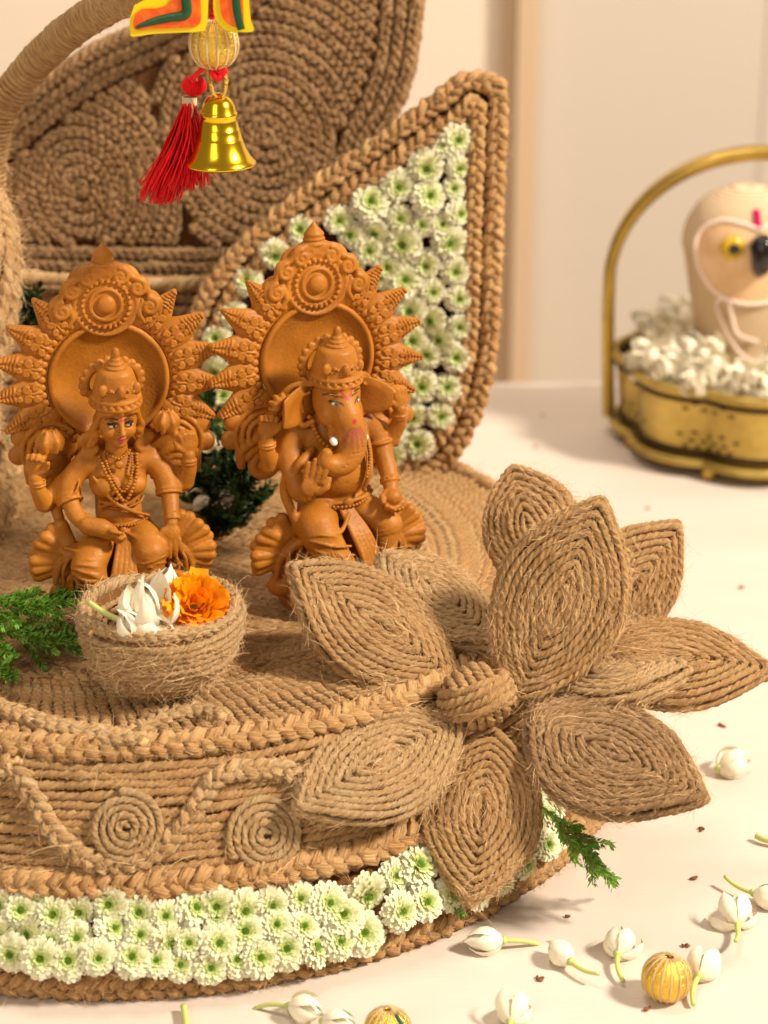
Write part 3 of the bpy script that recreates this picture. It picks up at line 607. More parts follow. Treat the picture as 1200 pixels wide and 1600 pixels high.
_ex = [pl(300+x/2.4, 180+y/2.4) for x, y, s in PAN]; _in = inset(O2, 2.1); _k = 0
for i in range(-14, 8):
    for j in range(0, 16):
        q = np.array([i*1.5+(j % 2)*.75, j*1.3])+RNG.normal(0, .08, 2); px_ = un(q, .25)[0]
        if inside(_in, q[None])[0] and min(np.linalg.norm(q-e) for e in _ex) > 1.35 and px_[0] < -0.2 and px_[2] < 17: _ex.append(q); mum(px_, FN, 1.4, 'white chrysanthemum of the leaf panel covered by the elephant-headed idol standing before it', 'white chrysanthemums hidden behind the elephant idol')
# ================================================================== jasmine buds
def jas_petal(seed):
    mb = MB(); nu, nv_ = 7, 5; V = []
    for i in range(nu):
        t = i/(nu-1)
        for j in range(nv_):
            s = (j/(nv_-1)-.5)*2; rad = .40*math.sin(PI*min(1, t*.93+.045))**.8; ang = s*.66*math.sin(PI*(t*.93+.05))**.7
            V.append([rad*math.cos(ang)+.02*(1-abs(s)), rad*math.sin(ang), 1.28*t])
    mb.add(np.array(V), [[i*nv_+j, (i+1)*nv_+j, (i+1)*nv_+j+1, i*nv_+j+1] for i in range(nu-1) for j in range(nv_-1)]); return mb.me('petal', 'jasmine_petal')
JP = jas_petal(0); _c = MB(); ball(_c, (0, 0, .55), (.27, .27, .52), 12, 8); JK = _c.me('bud_heart', 'jasmine_petal'); sm = MB(); tube(sm, spline([[0, 0, .06], [.02, 0, -.35], [.10, 0, -.75], [.26, 0, -1.15]], 5), np.linspace(.075, .06, 16), 8); JS = sm.me('stem', 'stem_green')
cal = MB(); lathe(cal, [(.0, -.10), (.07, -.07), (.12, .02), (.14, .10), (.10, .10), (0, .06)], 10); JC = cal.me('calyx', 'stem_green')
def jasmine(loc, direc, size=1., label='', group=None, opening=.12, stem=True, npet=9, roll=0):
    t = thing('jasmine_bud', label, 'flower', loc, group=group); q = Vector(direc).to_track_quat('Z', 'Y') @ Quaternion((0, 0, 1), roll); t.rotation_mode = 'QUATERNION'; t.rotation_quaternion = q; t.scale = (size*1.18, size*1.18, size)
    for i in range(npet):
        o = link('petal', JP, t); inner = i >= (npet+1)//2; a = i*2*PI/((npet+1)//2)+(.6 if inner else 0)
        op = (.04 if inner else opening)*random.uniform(.5, 1.6); o.rotation_euler = (0, op, a); o.rotation_mode = 'XYZ'
        o.location = Vector((-.10*math.cos(a), -.10*math.sin(a), 0))*CM*(1.0 if not inner else 1.8); o.scale = (1, 1, random.uniform(.88, 1.08)*(1.06 if inner else 1))
    link('calyx', JC, t); link('bud_heart', JK, t)
    if stem: link('stem', JS, t)
    return t
def table_bud(px, py, sx, sy, size, label, opening=.12, stem=True, z=.42):
    """bud lying on the table: (px,py) middle of the bud, (sx,sy) direction (pixels) its tip points to"""
    p = at_z(px, py, z); q = at_z(px+sx, py+sy, z); d = nrm(q-p); d[2] += .06; return jasmine(p-d*.5*size, d, size, label, 'jasmine buds scattered on the table', opening, stem, roll=random.uniform(0, 6))
table_bud(765, 1470, -30, 2, 1.12, 'white jasmine bud lying on the table below the lotus with its stem pointing right', .2)
table_bud(880, 1492, -20, -16, 1.05, 'white jasmine bud, stem pointing to lower right, left of a rounder bud')
table_bud(968, 1478, 4, -20, 1.15, 'round white jasmine bud standing stem down just up left of the gold bead', .3)
table_bud(1100, 1512, 14, -20, 1.2, 'white jasmine bud leaning behind the right side of the gold bead', .25)
table_bud(1150, 1430, -4, -22, 1.2, 'half open jasmine bud near the right edge with green stem tip pointing down left', .45)
table_bud(1196, 1400, 12, 4, 1.1, 'jasmine bud cut by the right edge above the half open one')
table_bud(1140, 1196, 20, -4, 1.15, 'open yellowish jasmine bud on the table right of the lotus', .45, False)
table_bud(1100, 1082, -10, 4, 1.0, 'blurred jasmine bud on the table behind the right lotus petals', .4, False)
table_bud(470, 1576, 22, 6, 1.05, 'jasmine bud at the bottom edge with pale green stem pointing up left', .3)
table_bud(800, 1582, 4, -20, 1.05, 'jasmine bud cut by the bottom edge below the lotus', .3)
table_bud(522, 1598, 20, 4, .95, 'low jasmine bud at the bottom edge left of the green and gold bead', .3, False)
def stalk(name, pts, r, label):
    P = spline([at_z(x, y, .25) for x, y in pts], 6); mb = MB(); tube(mb, P, r, 8); o = mb.build(name, 'stem_green', None, org=P[0]); o.location = Vector(P[0])*CM; props(o, label, 'stem')
stalk('flower_stalk', [(287, 1572), (290, 1592), (294, 1625)], .12, 'short green flower stalk at the bottom edge left of the buds')
stalk('flower_stalk', [(1182, 1306), (1196, 1312), (1225, 1318)], .13, 'short green flower stalk cut by the right edge of the photo')
# bowl with flowers
BO = at_z(253, 1080, 8.2); BO[1] += .6; bowl = thing('jute_bowl', 'small round bowl wound from thin jute cord holding white and orange flowers', 'bowl', BO)
bw = Fuzz(); mb = MB(); bp = [(0, 0), (1.15, .05), (1.95, .6), (2.55, 1.45), (2.80, 2.35), (2.85, 2.95)]
inn = [(2.45, 3.0), (2.3, 2.2), (1.8, 1.3), (.9, .7), (0, .6)]
lathe(mb, bp+inn, 40); mb.build('core', 'felt_core', bowl)
cv = resample(np.array(bp)[1:], .02); Lc = .02*(len(cv)-1); a = np.arange(0, Lc/.26*2*PI, .045); f = a/(Lc/.26*2*PI)
rr = np.interp(f, np.linspace(0, 1, len(cv)), cv[:, 0])+.08; zz = np.interp(f, np.linspace(0, 1, len(cv)), cv[:, 1]); P = np.stack([rr*np.cos(a), rr*np.sin(a), zz+.06*np.sin(a+1)], 1)
mb = MB(); rope(mb, P, .145, .9, ds=.12, jit=.03); bw.note(resample(P, .2)+BO, .14); mb.build('rope', 'jute_pale', bowl)
mb = MB(); a = np.linspace(0, 2*PI, 120, endpoint=False); P = np.stack([2.68*np.cos(a), 2.68*np.sin(a), 3.08+.06*np.sin(a*3)], 1); braid(mb, P, (0, 0, 1), .5, .22, 1.1, .16, None, closed=True)
bw.note(P+BO, .25); mb.build('braid', 'jute_pale', bowl); a = np.arange(0, 5*2*PI, .1); P = np.stack([(2.3-.025*a)*np.cos(a), (2.3-.025*a)*np.sin(a), 2.75-.035*a-.0*a], 1); mb = MB(); rope(mb, P, .14, .9, ds=.15); mb.build('rope', 'jute', bowl)
bw.build(9000, bowl, BO, L=(.2, 1.0))
mb = MB(); rg = np.random.default_rng(3)
for ly, (n, rad, z, el, wd) in enumerate(((16, .85, .0, -25, .24), (18, .95, .18, -5, .25), (18, .9, .38, 15, .25), (16, .8, .55, 35, .24), (14, .62, .7, 52, .22), (10, .42, .8, 68, .2), (7, .25, .85, 80, .17))):
    for i in range(n):
        a = 2*PI*(i+rg.uniform(-.4, .4))/n+ly; e = R(el+rg.uniform(-14, 14)); l0 = .12; l1 = rad*rg.uniform(.9, 1.15); rows = []
        for t, ww in ((0, .35), (.45, .8), (.8, 1.1), (1, 1.0)):
            for s in (-1, -.35, .35, 1):
                fr = (.07*math.sin(s*5+i) if t > .7 else 0); rows.append([l0+l1*t*math.cos(e), s*wd*ww, z*.6+l1*t*math.sin(e)*.9+(abs(s)**2*.12)*t+fr])
        P = np.array(rows); c, s_ = math.cos(a), math.sin(a); X = np.stack([P[:, 0]*c-P[:, 1]*s_, P[:, 0]*s_+P[:, 1]*c, P[:, 2]], 1)
        mb.add(X, [[r_*4+q, r_*4+q+1, r_*4+q+5, r_*4+q+4] for r_ in range(3) for q in range(3)])
mg = thing('marigold', 'ruffled orange marigold on the right side of the jute bowl', 'flower', at_y(302, 955, 74.2), (R(48), R(12), 0)); o = mb.build('petals', 'marigold', mg); o['kind'] = 'stuff'; mg.scale = (1.3,)*3
mb = MB(); lathe(mb, [(0, -.5), (.25, -.45), (.4, -.1), (.35, .1), (0, .15)], 12); mb.build('calyx', 'stem_green', mg)
g = 'jasmine buds in the jute bowl'
jasmine(at_y(232, 982, 73.0), nrm([-.05, -.25, 1]), 1.6, 'tall white jasmine bloom opening upright in the jute bowl', g, .36, True)
jasmine(at_y(250, 958, 74.4), nrm([.25, .1, 1]), 1.35, 'white jasmine bud behind the upright one touching the marigold', g, .1, False)
jasmine(at_y(200, 975, 72.7), nrm([.93, -.2, -.30]), 1.45, 'large white jasmine bud lying across the bowl, stem pointing left', g, .3, True)
jasmine(at_y(213, 1000, 72.4), nrm([-.25, -.3, .8]), 1.1, 'small white jasmine bud at the left inner rim of the jute bowl', g, .1, True)

# ================================================================== beads and dried bits on the table
def bead(name, px, py, dia, label, extra=None):
    r = dia/2; p = at_z(px, py, r*.92); t = thing(name, label, 'bead', (p[0], p[1], 0), (R(-6), R(5), random.uniform(0, 1)))
    mb = MB(); n = 96; prof = [(.16*r, .10*r), (.20*r, .02*r+.0), (.55*r, .10*r), (.86*r, .40*r), (.98*r, .80*r), (.97*r, 1.15*r), (.80*r, 1.55*r), (.5*r, 1.80*r), (.26*r, 1.85*r), (.2*r, 1.78*r), (.17*r, 1.2*r)]
    pr = spline(prof, 4); lathe(mb, pr, n, scal=lambda a: 1+.028*np.abs(np.sin(a*8))); mb.build('foil', 'gold_foil', t)
    for k_ in range(16):
        a = 2*PI*k_/16; m2 = MB(); P = np.stack([pr[3:-5, 0]*1.015*math.cos(a), pr[3:-5, 0]*1.015*math.sin(a), pr[3:-5, 1]], 1); tube(m2, P, .014*dia, 6); m2.build('cord', 'cream_cord', t)
    return t
bead('gold_bead', 1039, 1530, 1.72, 'round gold foil bead with cream ribs resting on the table')
tb = bead('gold_bead', 607, 1612, 1.6, 'gold bead with a green stripe cut by the bottom edge')
m2 = MB(); a = R(-100); pr = [( .5*.8, .14), (.84*.8, .4*.8), (.99*.8, .8), (.8*.8, 1.25), (.5*.8, 1.45)]; P = spline([[x*1.03*math.cos(a), x*1.03*math.sin(a), z] for x, z in pr], 5); tube(m2, P, .07, 6); m2.build('stripe', 'green_paint', tb)
bits = [(886, 1436), (842, 1531), (1070, 1478), (1010, 1577), (1087, 1375), (1096, 1298), (1127, 1135), (850, 650), (835, 700), (841, 745), (1117, 1075), (1128, 1000), (1160, 920), (1010, 795)]
wh = ['left of the round jasmine bud', 'below the stemmed bud', 'right of the gold bead top', 'just below the gold bead', 'above the row of buds', 'right below the lotus', 'right of the lotus by the open bud', 'upper one in the basket shadow', 'middle one in the basket shadow', 'lower one in the basket shadow', 'behind the lotus right petal', 'behind the lotus tip', 'between lotus and basket', 'under the basket']
for (x, y), w_ in zip(bits, wh):
    p = at_z(x, y, 0.0); mb = MB()
    for q in range(3): 
        a = random.uniform(0, 6); r_ = random.uniform(.08, .16); c = [.1*math.cos(a+q*2), .1*math.sin(a+q*2), .06]; ball(mb, c, (r_, r_*.5, .06), 7, 5, rotm(a, random.uniform(-.5, .5)))
    o = mb.build('dried_petal', 'dried_bit'); o.location = Vector(p)*CM; props(o, f'tiny crumpled brown dried petal on the table {w_}', 'dried petal', 'dried bits on the table')

# ================================================================== green sprigs
def sprig(p0, direc, Ln, nbr, label, mat='sprig_green', droop=.0, seed=0, leaf_l=.32, density=26, up=(0, 0, 1)):
    rg = np.random.default_rng(seed+11); t = thing('green_sprig', label, 'sprig', p0); d0 = nrm(direc); st = MB(); lv = MB(); side0 = nrm(np.cross(d0, up))
    upv = np.cross(side0, d0)
    def twig(p, d, L_, r_):
        pts = [p]; dd = d.copy(); n = 7
        for i in range(n): dd = nrm(dd+rg.normal(0, .08, 3)+np.array([0, 0, -droop*.12])); pts.append(pts[-1]+dd*L_/n)
        P = spline(pts, 3); tube(st, P, np.linspace(r_, r_*.4, len(P)), 5); m = int(L_*density)
        for i in range(m):
            f = (i+.5)/m; q = P[min(len(P)-2, int(f*(len(P)-1)))]; tg = nrm(P[min(len(P)-1, int(f*(len(P)-1))+1)]-q); s = nrm(np.cross(tg, rg.normal(size=3))); ld = nrm(tg*.9+s*.75); ll = leaf_l*rg.uniform(.6, 1.1); wv = nrm(np.cross(ld, s+rg.normal(0, .2, 3)))*ll*.23
            b = q+s*r_*.5; mdl = b+ld*ll*.5+s*.03; tip = b+ld*ll; nn = nrm(np.cross(ld, wv))*ll*.08
            lv.add([b, mdl-wv, mdl+nn, mdl+wv, tip], None, [[0, 1, 2], [0, 2, 3], [1, 4, 2], [2, 4, 3]])
        return P
    main = twig(np.zeros(3), d0, Ln, .05)
    for i in range(nbr):
        f = .12+.8*i/nbr; q = main[int(f*(len(main)-1))]; s = 1 if i % 2 else -1; d = nrm(d0*.75+side0*s*rg.uniform(.4, .75)+upv*rg.uniform(-.2, .35)); twig(q, d, Ln*(.52-.3*f)*rg.uniform(.8, 1.15), .035)
    st.build('stem', 'twig', t); o = lv.build('leaves', mat, t, smooth=False); o['kind'] = 'stuff'
def spx(a, b, ya, yb, **k): p, q = at_y(*a, ya), at_y(*b, yb); sprig(p, q-p, np.linalg.norm(q-p), **k)
spx((848, 1262), (985, 1378), 71.5, 71.5, nbr=9, label='green conifer sprig hanging out under the right lotus petal', droop=.5, seed=1)
spx((858, 1268), (925, 1372), 71.2, 70.8, nbr=7, label='shorter green sprig beside the hanging conifer sprig', droop=.4, seed=2)
spx((690, 1385), (728, 1424), 70.6, 70.0, nbr=4, label='tiny green sprig poking out at the lower lotus petal tip', seed=3)
spx((-60, 945), (128, 955), 77.5, 77.5, nbr=15, label='upper feathery green sprig at the left edge before the goddess idol', seed=4, leaf_l=.32, density=56)
spx((-60, 985), (128, 1015), 76.2, 75.6, nbr=15, label='middle feathery green sprig at the left of the jute bowl', seed=5, leaf_l=.30, density=56)
spx((-70, 1010), (38, 1042), 74.8, 74.2, nbr=8, label='lowest bright green sprig cut by the left edge', seed=6, leaf_l=.30, density=56)
gs = 'dark greenery between the idols'
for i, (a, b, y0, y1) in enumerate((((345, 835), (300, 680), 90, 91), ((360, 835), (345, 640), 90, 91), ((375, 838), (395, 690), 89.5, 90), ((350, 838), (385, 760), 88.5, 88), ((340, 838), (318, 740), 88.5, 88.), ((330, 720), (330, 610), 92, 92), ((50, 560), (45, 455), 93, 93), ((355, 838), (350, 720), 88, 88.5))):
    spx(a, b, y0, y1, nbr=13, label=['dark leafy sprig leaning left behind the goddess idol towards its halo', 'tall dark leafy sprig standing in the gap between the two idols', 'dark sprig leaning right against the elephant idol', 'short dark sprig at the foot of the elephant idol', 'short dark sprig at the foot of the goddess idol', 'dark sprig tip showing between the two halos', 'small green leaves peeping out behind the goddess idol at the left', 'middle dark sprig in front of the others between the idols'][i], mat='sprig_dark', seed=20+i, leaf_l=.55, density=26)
for i, (x, y) in enumerate(((322, 775), (345, 782), (335, 700), (355, 790), (318, 830))): jasmine(at_y(x, y, 88.2), nrm([RNG.normal(), -1, RNG.normal()]), .7, 'white petal cluster in the dark greenery between the idols', 'white bits in the dark greenery', .4, False, 5)
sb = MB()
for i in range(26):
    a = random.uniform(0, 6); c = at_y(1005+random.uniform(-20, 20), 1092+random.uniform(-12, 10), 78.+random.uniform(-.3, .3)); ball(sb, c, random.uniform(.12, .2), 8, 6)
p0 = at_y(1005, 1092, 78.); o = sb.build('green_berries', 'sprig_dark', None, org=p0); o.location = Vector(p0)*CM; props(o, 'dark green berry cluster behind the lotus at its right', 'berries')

jasmine(at_y(12, 684, 88.5), nrm([1, -.2, .2]), 1.0, 'white petals peeping out behind the goddess idol at the left edge', None, .5, False, 6)
# ================================================================== terracotta idols, sculpted as distance fields
import openvdb
class SDF:
    def __init__(s, lo, hi, h):
        s.lo = np.asarray(lo, float); s.h = h; s.n = np.ceil((np.asarray(hi)-s.lo)/h).astype(int)+1
        s.d = np.full(s.n, 2.0, np.float32); s.ax = [s.lo[i]+h*np.arange(s.n[i]) for i in range(3)]
    def box(s, lo, hi):
        a = np.clip(np.floor((np.asarray(lo)-s.lo)/s.h).astype(int), 0, s.n); b = np.clip(np.ceil((np.asarray(hi)-s.lo)/s.h).astype(int)+1, 0, s.n); sl = tuple(slice(a[i], b[i]) for i in range(3))
        if any(b <= a): return None, None
        X, Y, Z = np.meshgrid(s.ax[0][sl[0]], s.ax[1][sl[1]], s.ax[2][sl[2]], indexing='ij'); return sl, np.stack([X, Y, Z], -1)
    def comb(s, sl, f, k, op):
        d = s.d[sl]; f = f.astype(np.float32)
        if op == 'sub': d2, f2 = -d, f; hh = np.clip(.5+.5*(d2-f2)/max(k, 1e-4), 0, 1); r = -((d2*(1-hh)+f2*hh)-k*hh*(1-hh)); s.d[sl] = r
        else: hh = np.clip(.5+.5*(d-f)/max(k, 1e-4), 0, 1); s.d[sl] = d*(1-hh)+f*hh-k*hh*(1-hh)
    def ell(s, c, r, k=.1, rot=None, op='add'):
        c = np.asarray(c, float); r = np.broadcast_to(np.asarray(r, float), (3,)); m = max(r)+k+4*s.h; sl, P = s.box(c-m, c+m)
        if sl is None: return s
        p = P-c
        if rot is not None: p = p@np.asarray(rot)
        k0 = np.linalg.norm(p/r, axis=-1); k1 = np.linalg.norm(p/(r*r), axis=-1)+1e-9; s.comb(sl, k0*(k0-1)/k1, k, op); return s
    def tube(s, P, r, k=.1, op='add', flat=None):
        P = np.asarray(P, float); r = np.broadcast_to(np.asarray(r, float), (len(P),)); m = r.max()+k+4*s.h; sl, X = s.box(P.min(0)-m, P.max(0)+m)
        if sl is None: return s
        f = np.full(X.shape[:3], 9., np.float32)
        for i in range(len(P)-1):
            lo = np.minimum(P[i], P[i+1])-m; hi = np.maximum(P[i], P[i+1])+m; g, _ = s.box(lo, hi)
            if g is None: continue
            q = tuple(slice(g[j].start-sl[j].start, g[j].stop-sl[j].start) for j in range(3)); x = X[q]
            ab = P[i+1]-P[i]; t = np.clip(((x-P[i])@ab)/(np.dot(ab, ab)+1e-9), 0, 1); v = x-P[i]-t[..., None]*ab
            if flat is not None: v = v+(v@flat[0])[..., None]*flat[0]*(flat[1]-1)
            f[q] = np.minimum(f[q], np.linalg.norm(v, axis=-1)-(r[i]+(r[i+1]-r[i])*t))
        s.comb(sl, f, k, op); return s
    def curve(s, pts, r, k=.06, n=5, op='add', flat=None):
        S = spline(pts, n); rr = np.interp(np.linspace(0, 1, len(S)), np.linspace(0, 1, len(np.atleast_1d(r))), np.atleast_1d(r)); return s.tube(S, rr, k, op, flat)
    def rbox(s, c, hf, rad=.1, k=.08, rot=None, op='add'):
        c = np.asarray(c, float); hf = np.asarray(hf, float); m = np.linalg.norm(hf)+k+4*s.h; sl, P = s.box(c-m, c+m); p = P-c
        if rot is not None: p = p@np.asarray(rot)
        q = np.abs(p)-(hf-rad); s.comb(sl, np.linalg.norm(np.maximum(q, 0), axis=-1)+np.minimum(q.max(-1), 0)-rad, k, op); return s
    def cyl(s, c, r, hh, axis=1, k=.04, rad=.05, op='add'):
        c = np.asarray(c, float); m = np.full(3, r+k+4*s.h); m[axis] = hh+k+4*s.h; sl, P = s.box(c-m, c+m); p = P-c; a = [i for i in range(3) if i != axis]
        q = np.stack([np.hypot(p[..., a[0]], p[..., a[1]])-r+rad, np.abs(p[..., axis])-hh+rad], -1); s.comb(sl, np.linalg.norm(np.maximum(q, 0), axis=-1)+np.minimum(q.max(-1), 0)-rad, k, op); return s
    def wobble(s, a, f):
        X, Y, Z = np.meshgrid(*s.ax, indexing='ij'); s.d += (a*np.sin(X*f+1)*np.sin(Y*f*1.1)*np.sin(Z*f*.9+2)).astype(np.float32)
    def mesh(s, name, mat='terracotta', paint=None, org=(0, 0, 0), adapt=0.0):
        g = openvdb.FloatGrid(background=2.0); g.copyFromArray(s.d); pts, quads = g.convertToQuads(0.0)
        pts = pts*s.h+s.lo; quads = quads[:, ::-1]
        me = mesh(name, pts-np.asarray(org), quads, mat)
        if paint:
            co = np.zeros(len(me.vertices)*3, np.float32); me.vertices.foreach_get('co', co); V = co.reshape(-1, 3)/CM+np.asarray(org); col = np.zeros((len(V), 4), np.float32)
            for fn, c, al in paint:
                m = np.clip(fn(V), 0, 1)[:, None]*al; col[:, :3] = col[:, :3]*(1-m)+np.array(lin(c)[:3])*m; col[:, 3:] = np.maximum(col[:, 3:], m)
            at = me.attributes.new('paint', 'FLOAT_COLOR', 'POINT'); at.data.foreach_set('color', col.ravel())
        return me
def spot(c, r, soft=.25, rot=None):
    c = np.asarray(c, float); r = np.asarray(r, float)
    def f(V):
        p = V-c
        if rot is not None: p = p@np.asarray(rot)
        return (1-np.linalg.norm(p/r, axis=1))/soft+.5
    return f
def volute(c, r0, turns, dirn=1, a0=0., y=0., k=40):
    a = np.linspace(0, turns*2*PI, k); rr = r0*(1-.88*a/a[-1]); return np.stack([c[0]+rr*np.cos(a0+dirn*a), np.full(k, y), c[1]+rr*np.sin(a0+dirn*a)], 1)
def arc3(c, r, a0, a1, y=0., k=24, sx=1., sz=1.): a = np.linspace(R(a0), R(a1), k); return np.stack([c[0]+r*sx*np.cos(a), np.full(k, y), c[1]+r*sz*np.sin(a)], 1)

# ---- halo pieces, shared by both idols; they face -y, the disc centre is their origin
mb = MB(); lathe(mb, [(0, -.35), (2.35, -.35), (2.42, .0), (2.40, .16), (2.33, .22), (2.24, .22), (2.16, .14), (2.13, .03), (1.0, .0), (0, .0)], 96, axis='y'); DISC = mb.me('halo_disc', 'terracotta')
mb = MB(); a = np.linspace(R(-62), R(242), 120)
lathe(mb, [(2.36, -.38), (3.45, -.36), (3.5, -.22), (3.2, -.06), (2.44, .02)], 96, axis='y'); RING = mb.me('halo_ring', 'terracotta')
mb = MB(); ball(mb, (0, 0, 0), (.17, .14, .19), 10, 8); BEAD = mb.me('bead', 'terracotta')
sp = SDF((-.8, -.5, -.2), (.8, .5, 2.2), .032)
prof_ = [(0, .60), (.35, .67), (.75, .60), (1.1, .40), (1.42, .27), (1.72, .10)]
for t in np.linspace(0, 1.78, 26): w_ = np.interp(t, [p[0] for p in prof_], [p[1] for p in prof_]); sp.ell((0, 0, t), (w_, .17+.12*w_, .13), .12)
for i in range(6): z = 1.02+i*.15; w_ = np.interp(z, [p[0] for p in prof_], [p[1] for p in prof_]); sp.curve([(-w_*1.0, -.05, z-.03), (-w_*.5, -.27-.0*w_, z+.02), (0, -.28+.03*i, z+.06), (w_*.5, -.27, z+.02), (w_, -.05, z-.03)], [.06], .02)
sp.tube(volute((-.22, .55), .17, 1.4, 1, R(-60), -.30), .065, .015); sp.tube(volute((.22, .55), .17, 1.4, -1, R(240), -.30), .065, .015)
sp.tube(volute((-.13, .88), .11, 1.2, -1, R(240), -.29), .055, .015); sp.tube(volute((.13, .88), .11, 1.2, 1, R(-60), -.29), .055, .015)
sp.curve([(0, -.26, .0), (0, -.30, .35), (0, -.27, .8)], [.07, .05, .03], .03); sp.curve([(-.3, -.2, .05), (-.42, -.22, .4), (-.3, -.2, .75)], [.05], .03); sp.curve([(.3, -.2, .05), (.42, -.22, .4), (.3, -.2, .75)], [.05], .03)
sp.tube(volute((-.22, .2), .14, 1.2, -1, R(240), -.30), .065, .015); sp.tube(volute((.22, .2), .14, 1.2, 1, R(-60), -.30), .065, .015)
SPIKE = sp.mesh('leaf_point')
cr = SDF((-2.5, -.75, 1.7), (2.5, .5, 5.7), .038)
cr.cyl((0, 0, 3.15), 1.28, .22, 1, .1); cr.ell((0, .05, 3.9), (.95, .2, 1.0), .25); cr.ell((-.95, .05, 3.0), (.95, .2, .75), .2, rotm(0)); cr.ell((.95, .05, 3.0), (.95, .2, .75), .2)
cr.ell((-1.45, .05, 2.55), (.75, .2, .6), .2); cr.ell((1.45, .05, 2.55), (.75, .2, .6), .2)
cr.tube(arc3((0, 3.12), 1.22, 0, 360, -.2, 60), .09, .04); cr.tube(arc3((0, 3.12), .62, 0, 360, -.26, 40), .09, .04); cr.ell((0, -.28, 3.12), (.38, .2, .38), .03)
for i in range(26): a_ = 2*PI*i/26; cr.ell((.93*math.cos(a_), -.24, 3.12+.93*math.sin(a_)), (.10, .16, .10), .01, rotm(0, 0, PI/2-a_).T if False else None)
for s in (-1, 1):
    cr.tube(volute((s*.62, 4.22), .33, 1.5, -s, R(90), -.27), .11, .03); cr.tube(volute((s*1.28, 3.72), .33, 1.5, -s, R(90), -.27), .11, .03); cr.tube(volute((s*1.72, 2.95), .34, 1.5, -s, R(90), -.27), .12, .03)
    cr.curve([(s*.2, -.2, 4.55), (s*.75, -.22, 4.6), (s*1.1, -.22, 4.15), (s*1.55, -.2, 4.0), (s*1.75, -.2, 3.4), (s*2.15, -.18, 3.1), (s*2.1, -.18, 2.6)], [.10, .12, .12, .12, .1], .05)
    cr.curve([(s*1.45, -.2, 3.15), (s*1.3, -.22, 2.7), (s*1.5, -.2, 2.3)], [.1, .13, .08], .05); cr.curve([(s*.45, -.2, 4.65), (s*.4, -.24, 4.35), (s*.2, -.22, 4.2)], [.09], .05)
cr.ell((-.75, .05, 3.95), (.7, .2, .7), .2); cr.ell((.75, .05, 3.95), (.7, .2, .7), .2); cr.ell((-1.75, .05, 2.95), (.5, .2, .6), .2); cr.ell((1.75, .05, 2.95), (.5, .2, .6), .2); cr.ell((0, 0, 4.45), (.6, .3, .35), .15); cr.ell((0, 0, 4.68), (.56, .36, .17), .05); cr.ell((0, 0, 4.88), (.46, .34, .13), .03); cr.ell((0, 0, 5.02), (.40, .32, .2), .04)
for t in np.linspace(0, 1, 8): cr.ell((0, 0, 5.08+.38*t), (.36*(1-t)+.05, .30*(1-t)+.05, .12), .05)
CREST = cr.mesh('halo_crest')
# scroll wing behind the arms (left one; mirrored for the right)
sw = SDF((-4.3, -.7, -5.6), (-1.3, .6, -.9), .05)
sw.ell((-2.6, .05, -2.4), (1.25, .22, 1.3), .2)
for i, rr in enumerate((1.15, .88, .62)): sw.tube(arc3((-2.45, -2.75), rr, 40, 215, -.16-.04*i), .11, .03)
for i in range(4): a_ = R(85+i*34); sw.ell((-2.45+1.30*math.cos(a_), -.02, -2.7+1.30*math.sin(a_)), (.42, .24, .42), .03)
sw.tube(volute((-2.45, -4.0), .72, 1.9, -1, R(150), -.05), [.22]*40, .08); sw.curve([(-3.35, .0, -4.0), (-3.3, -.05, -3.3), (-2.6, -.1, -2.95), (-1.9, -.1, -3.3), (-1.6, 0, -4.2)], [.18, .24, .26, .22, .15], .06)
WING = sw.mesh('scroll_wing')
def halo(root, cz, cx=0., cy=1.25, tilt=R(-4)):
    def place(o, x, z, ang=0., mir=1, y=0): o.location = Vector((cx+x, cy+y+z*math.tan(-tilt)*.0, cz+z))*CM; o.rotation_euler = (0, ang, 0); o.scale = (mir, 1, 1); return o
    place(link('halo_disc', DISC, root), 0, 0); place(link('halo_ring', RING, root), 0, 0)
    for i in range(44):
        a_ = R(-58+i*(296/43)); place(link('bead', BEAD, root), 2.68*math.cos(a_), 2.68*math.sin(a_), PI/2-a_, 1, -.05)
    for s in (-1, 1):
        for a_, sc in ((39, .92), (58, .98), (77, 1.0), (96, 1.0), (114, 1.0)):
            aa = R(90-a_*s); o = place(link('leaf_point', SPIKE, root), 2.72*math.cos(aa), 2.72*math.sin(aa), R(a_*s), 1, .08); o.scale = (sc, 1, sc*1.0)
    place(link('halo_crest', CREST, root), 0, 0); place(link('scroll_wing', WING, root), 0, 0); place(link('scroll_wing', WING, root), 0, 0, 0, -1)

def hand(S, c, f, s, size=1., curl=0., n=None, r=.085, spread=.12, thumb=1, k=.05):
    """palm at c, fingers along f, thumb side s"""
    f = nrm(f); s = nrm(np.asarray(s)-np.dot(s, f)*f); n = np.cross(f, s) if n is None else nrm(n); c = np.asarray(c, float); rot = np.stack([s, n, f], 1)
    S.ell(c, (.27*size, .13*size, .31*size), .06, rot)
    for i, (o, L_) in enumerate(((.19, .50), (.065, .58), (-.065, .54), (-.19, .42))):
        b = c+s*o*size*1.05+f*.2*size; d = nrm(f+s*o*spread*4); p1 = b+d*L_*.5*size; d2 = nrm(d*math.cos(curl)-n*math.sin(curl)*1.0); p2 = p1+d2*L_*.32*size; d3 = nrm(d*math.cos(curl*2)-n*math.sin(curl*2)); p3 = p2+d3*L_*.25*size
        S.tube([b, p1, p2, p3], np.array([r, r, r*.92, r*.8])*size, .02)
    b = c+s*.2*size*thumb-f*.1*size; S.tube([b, b+(s*.16*thumb+f*.18)*size, b+(s*.18*thumb+f*.42-n*.1)*size], np.array([.11, .095, .08])*size, .04)
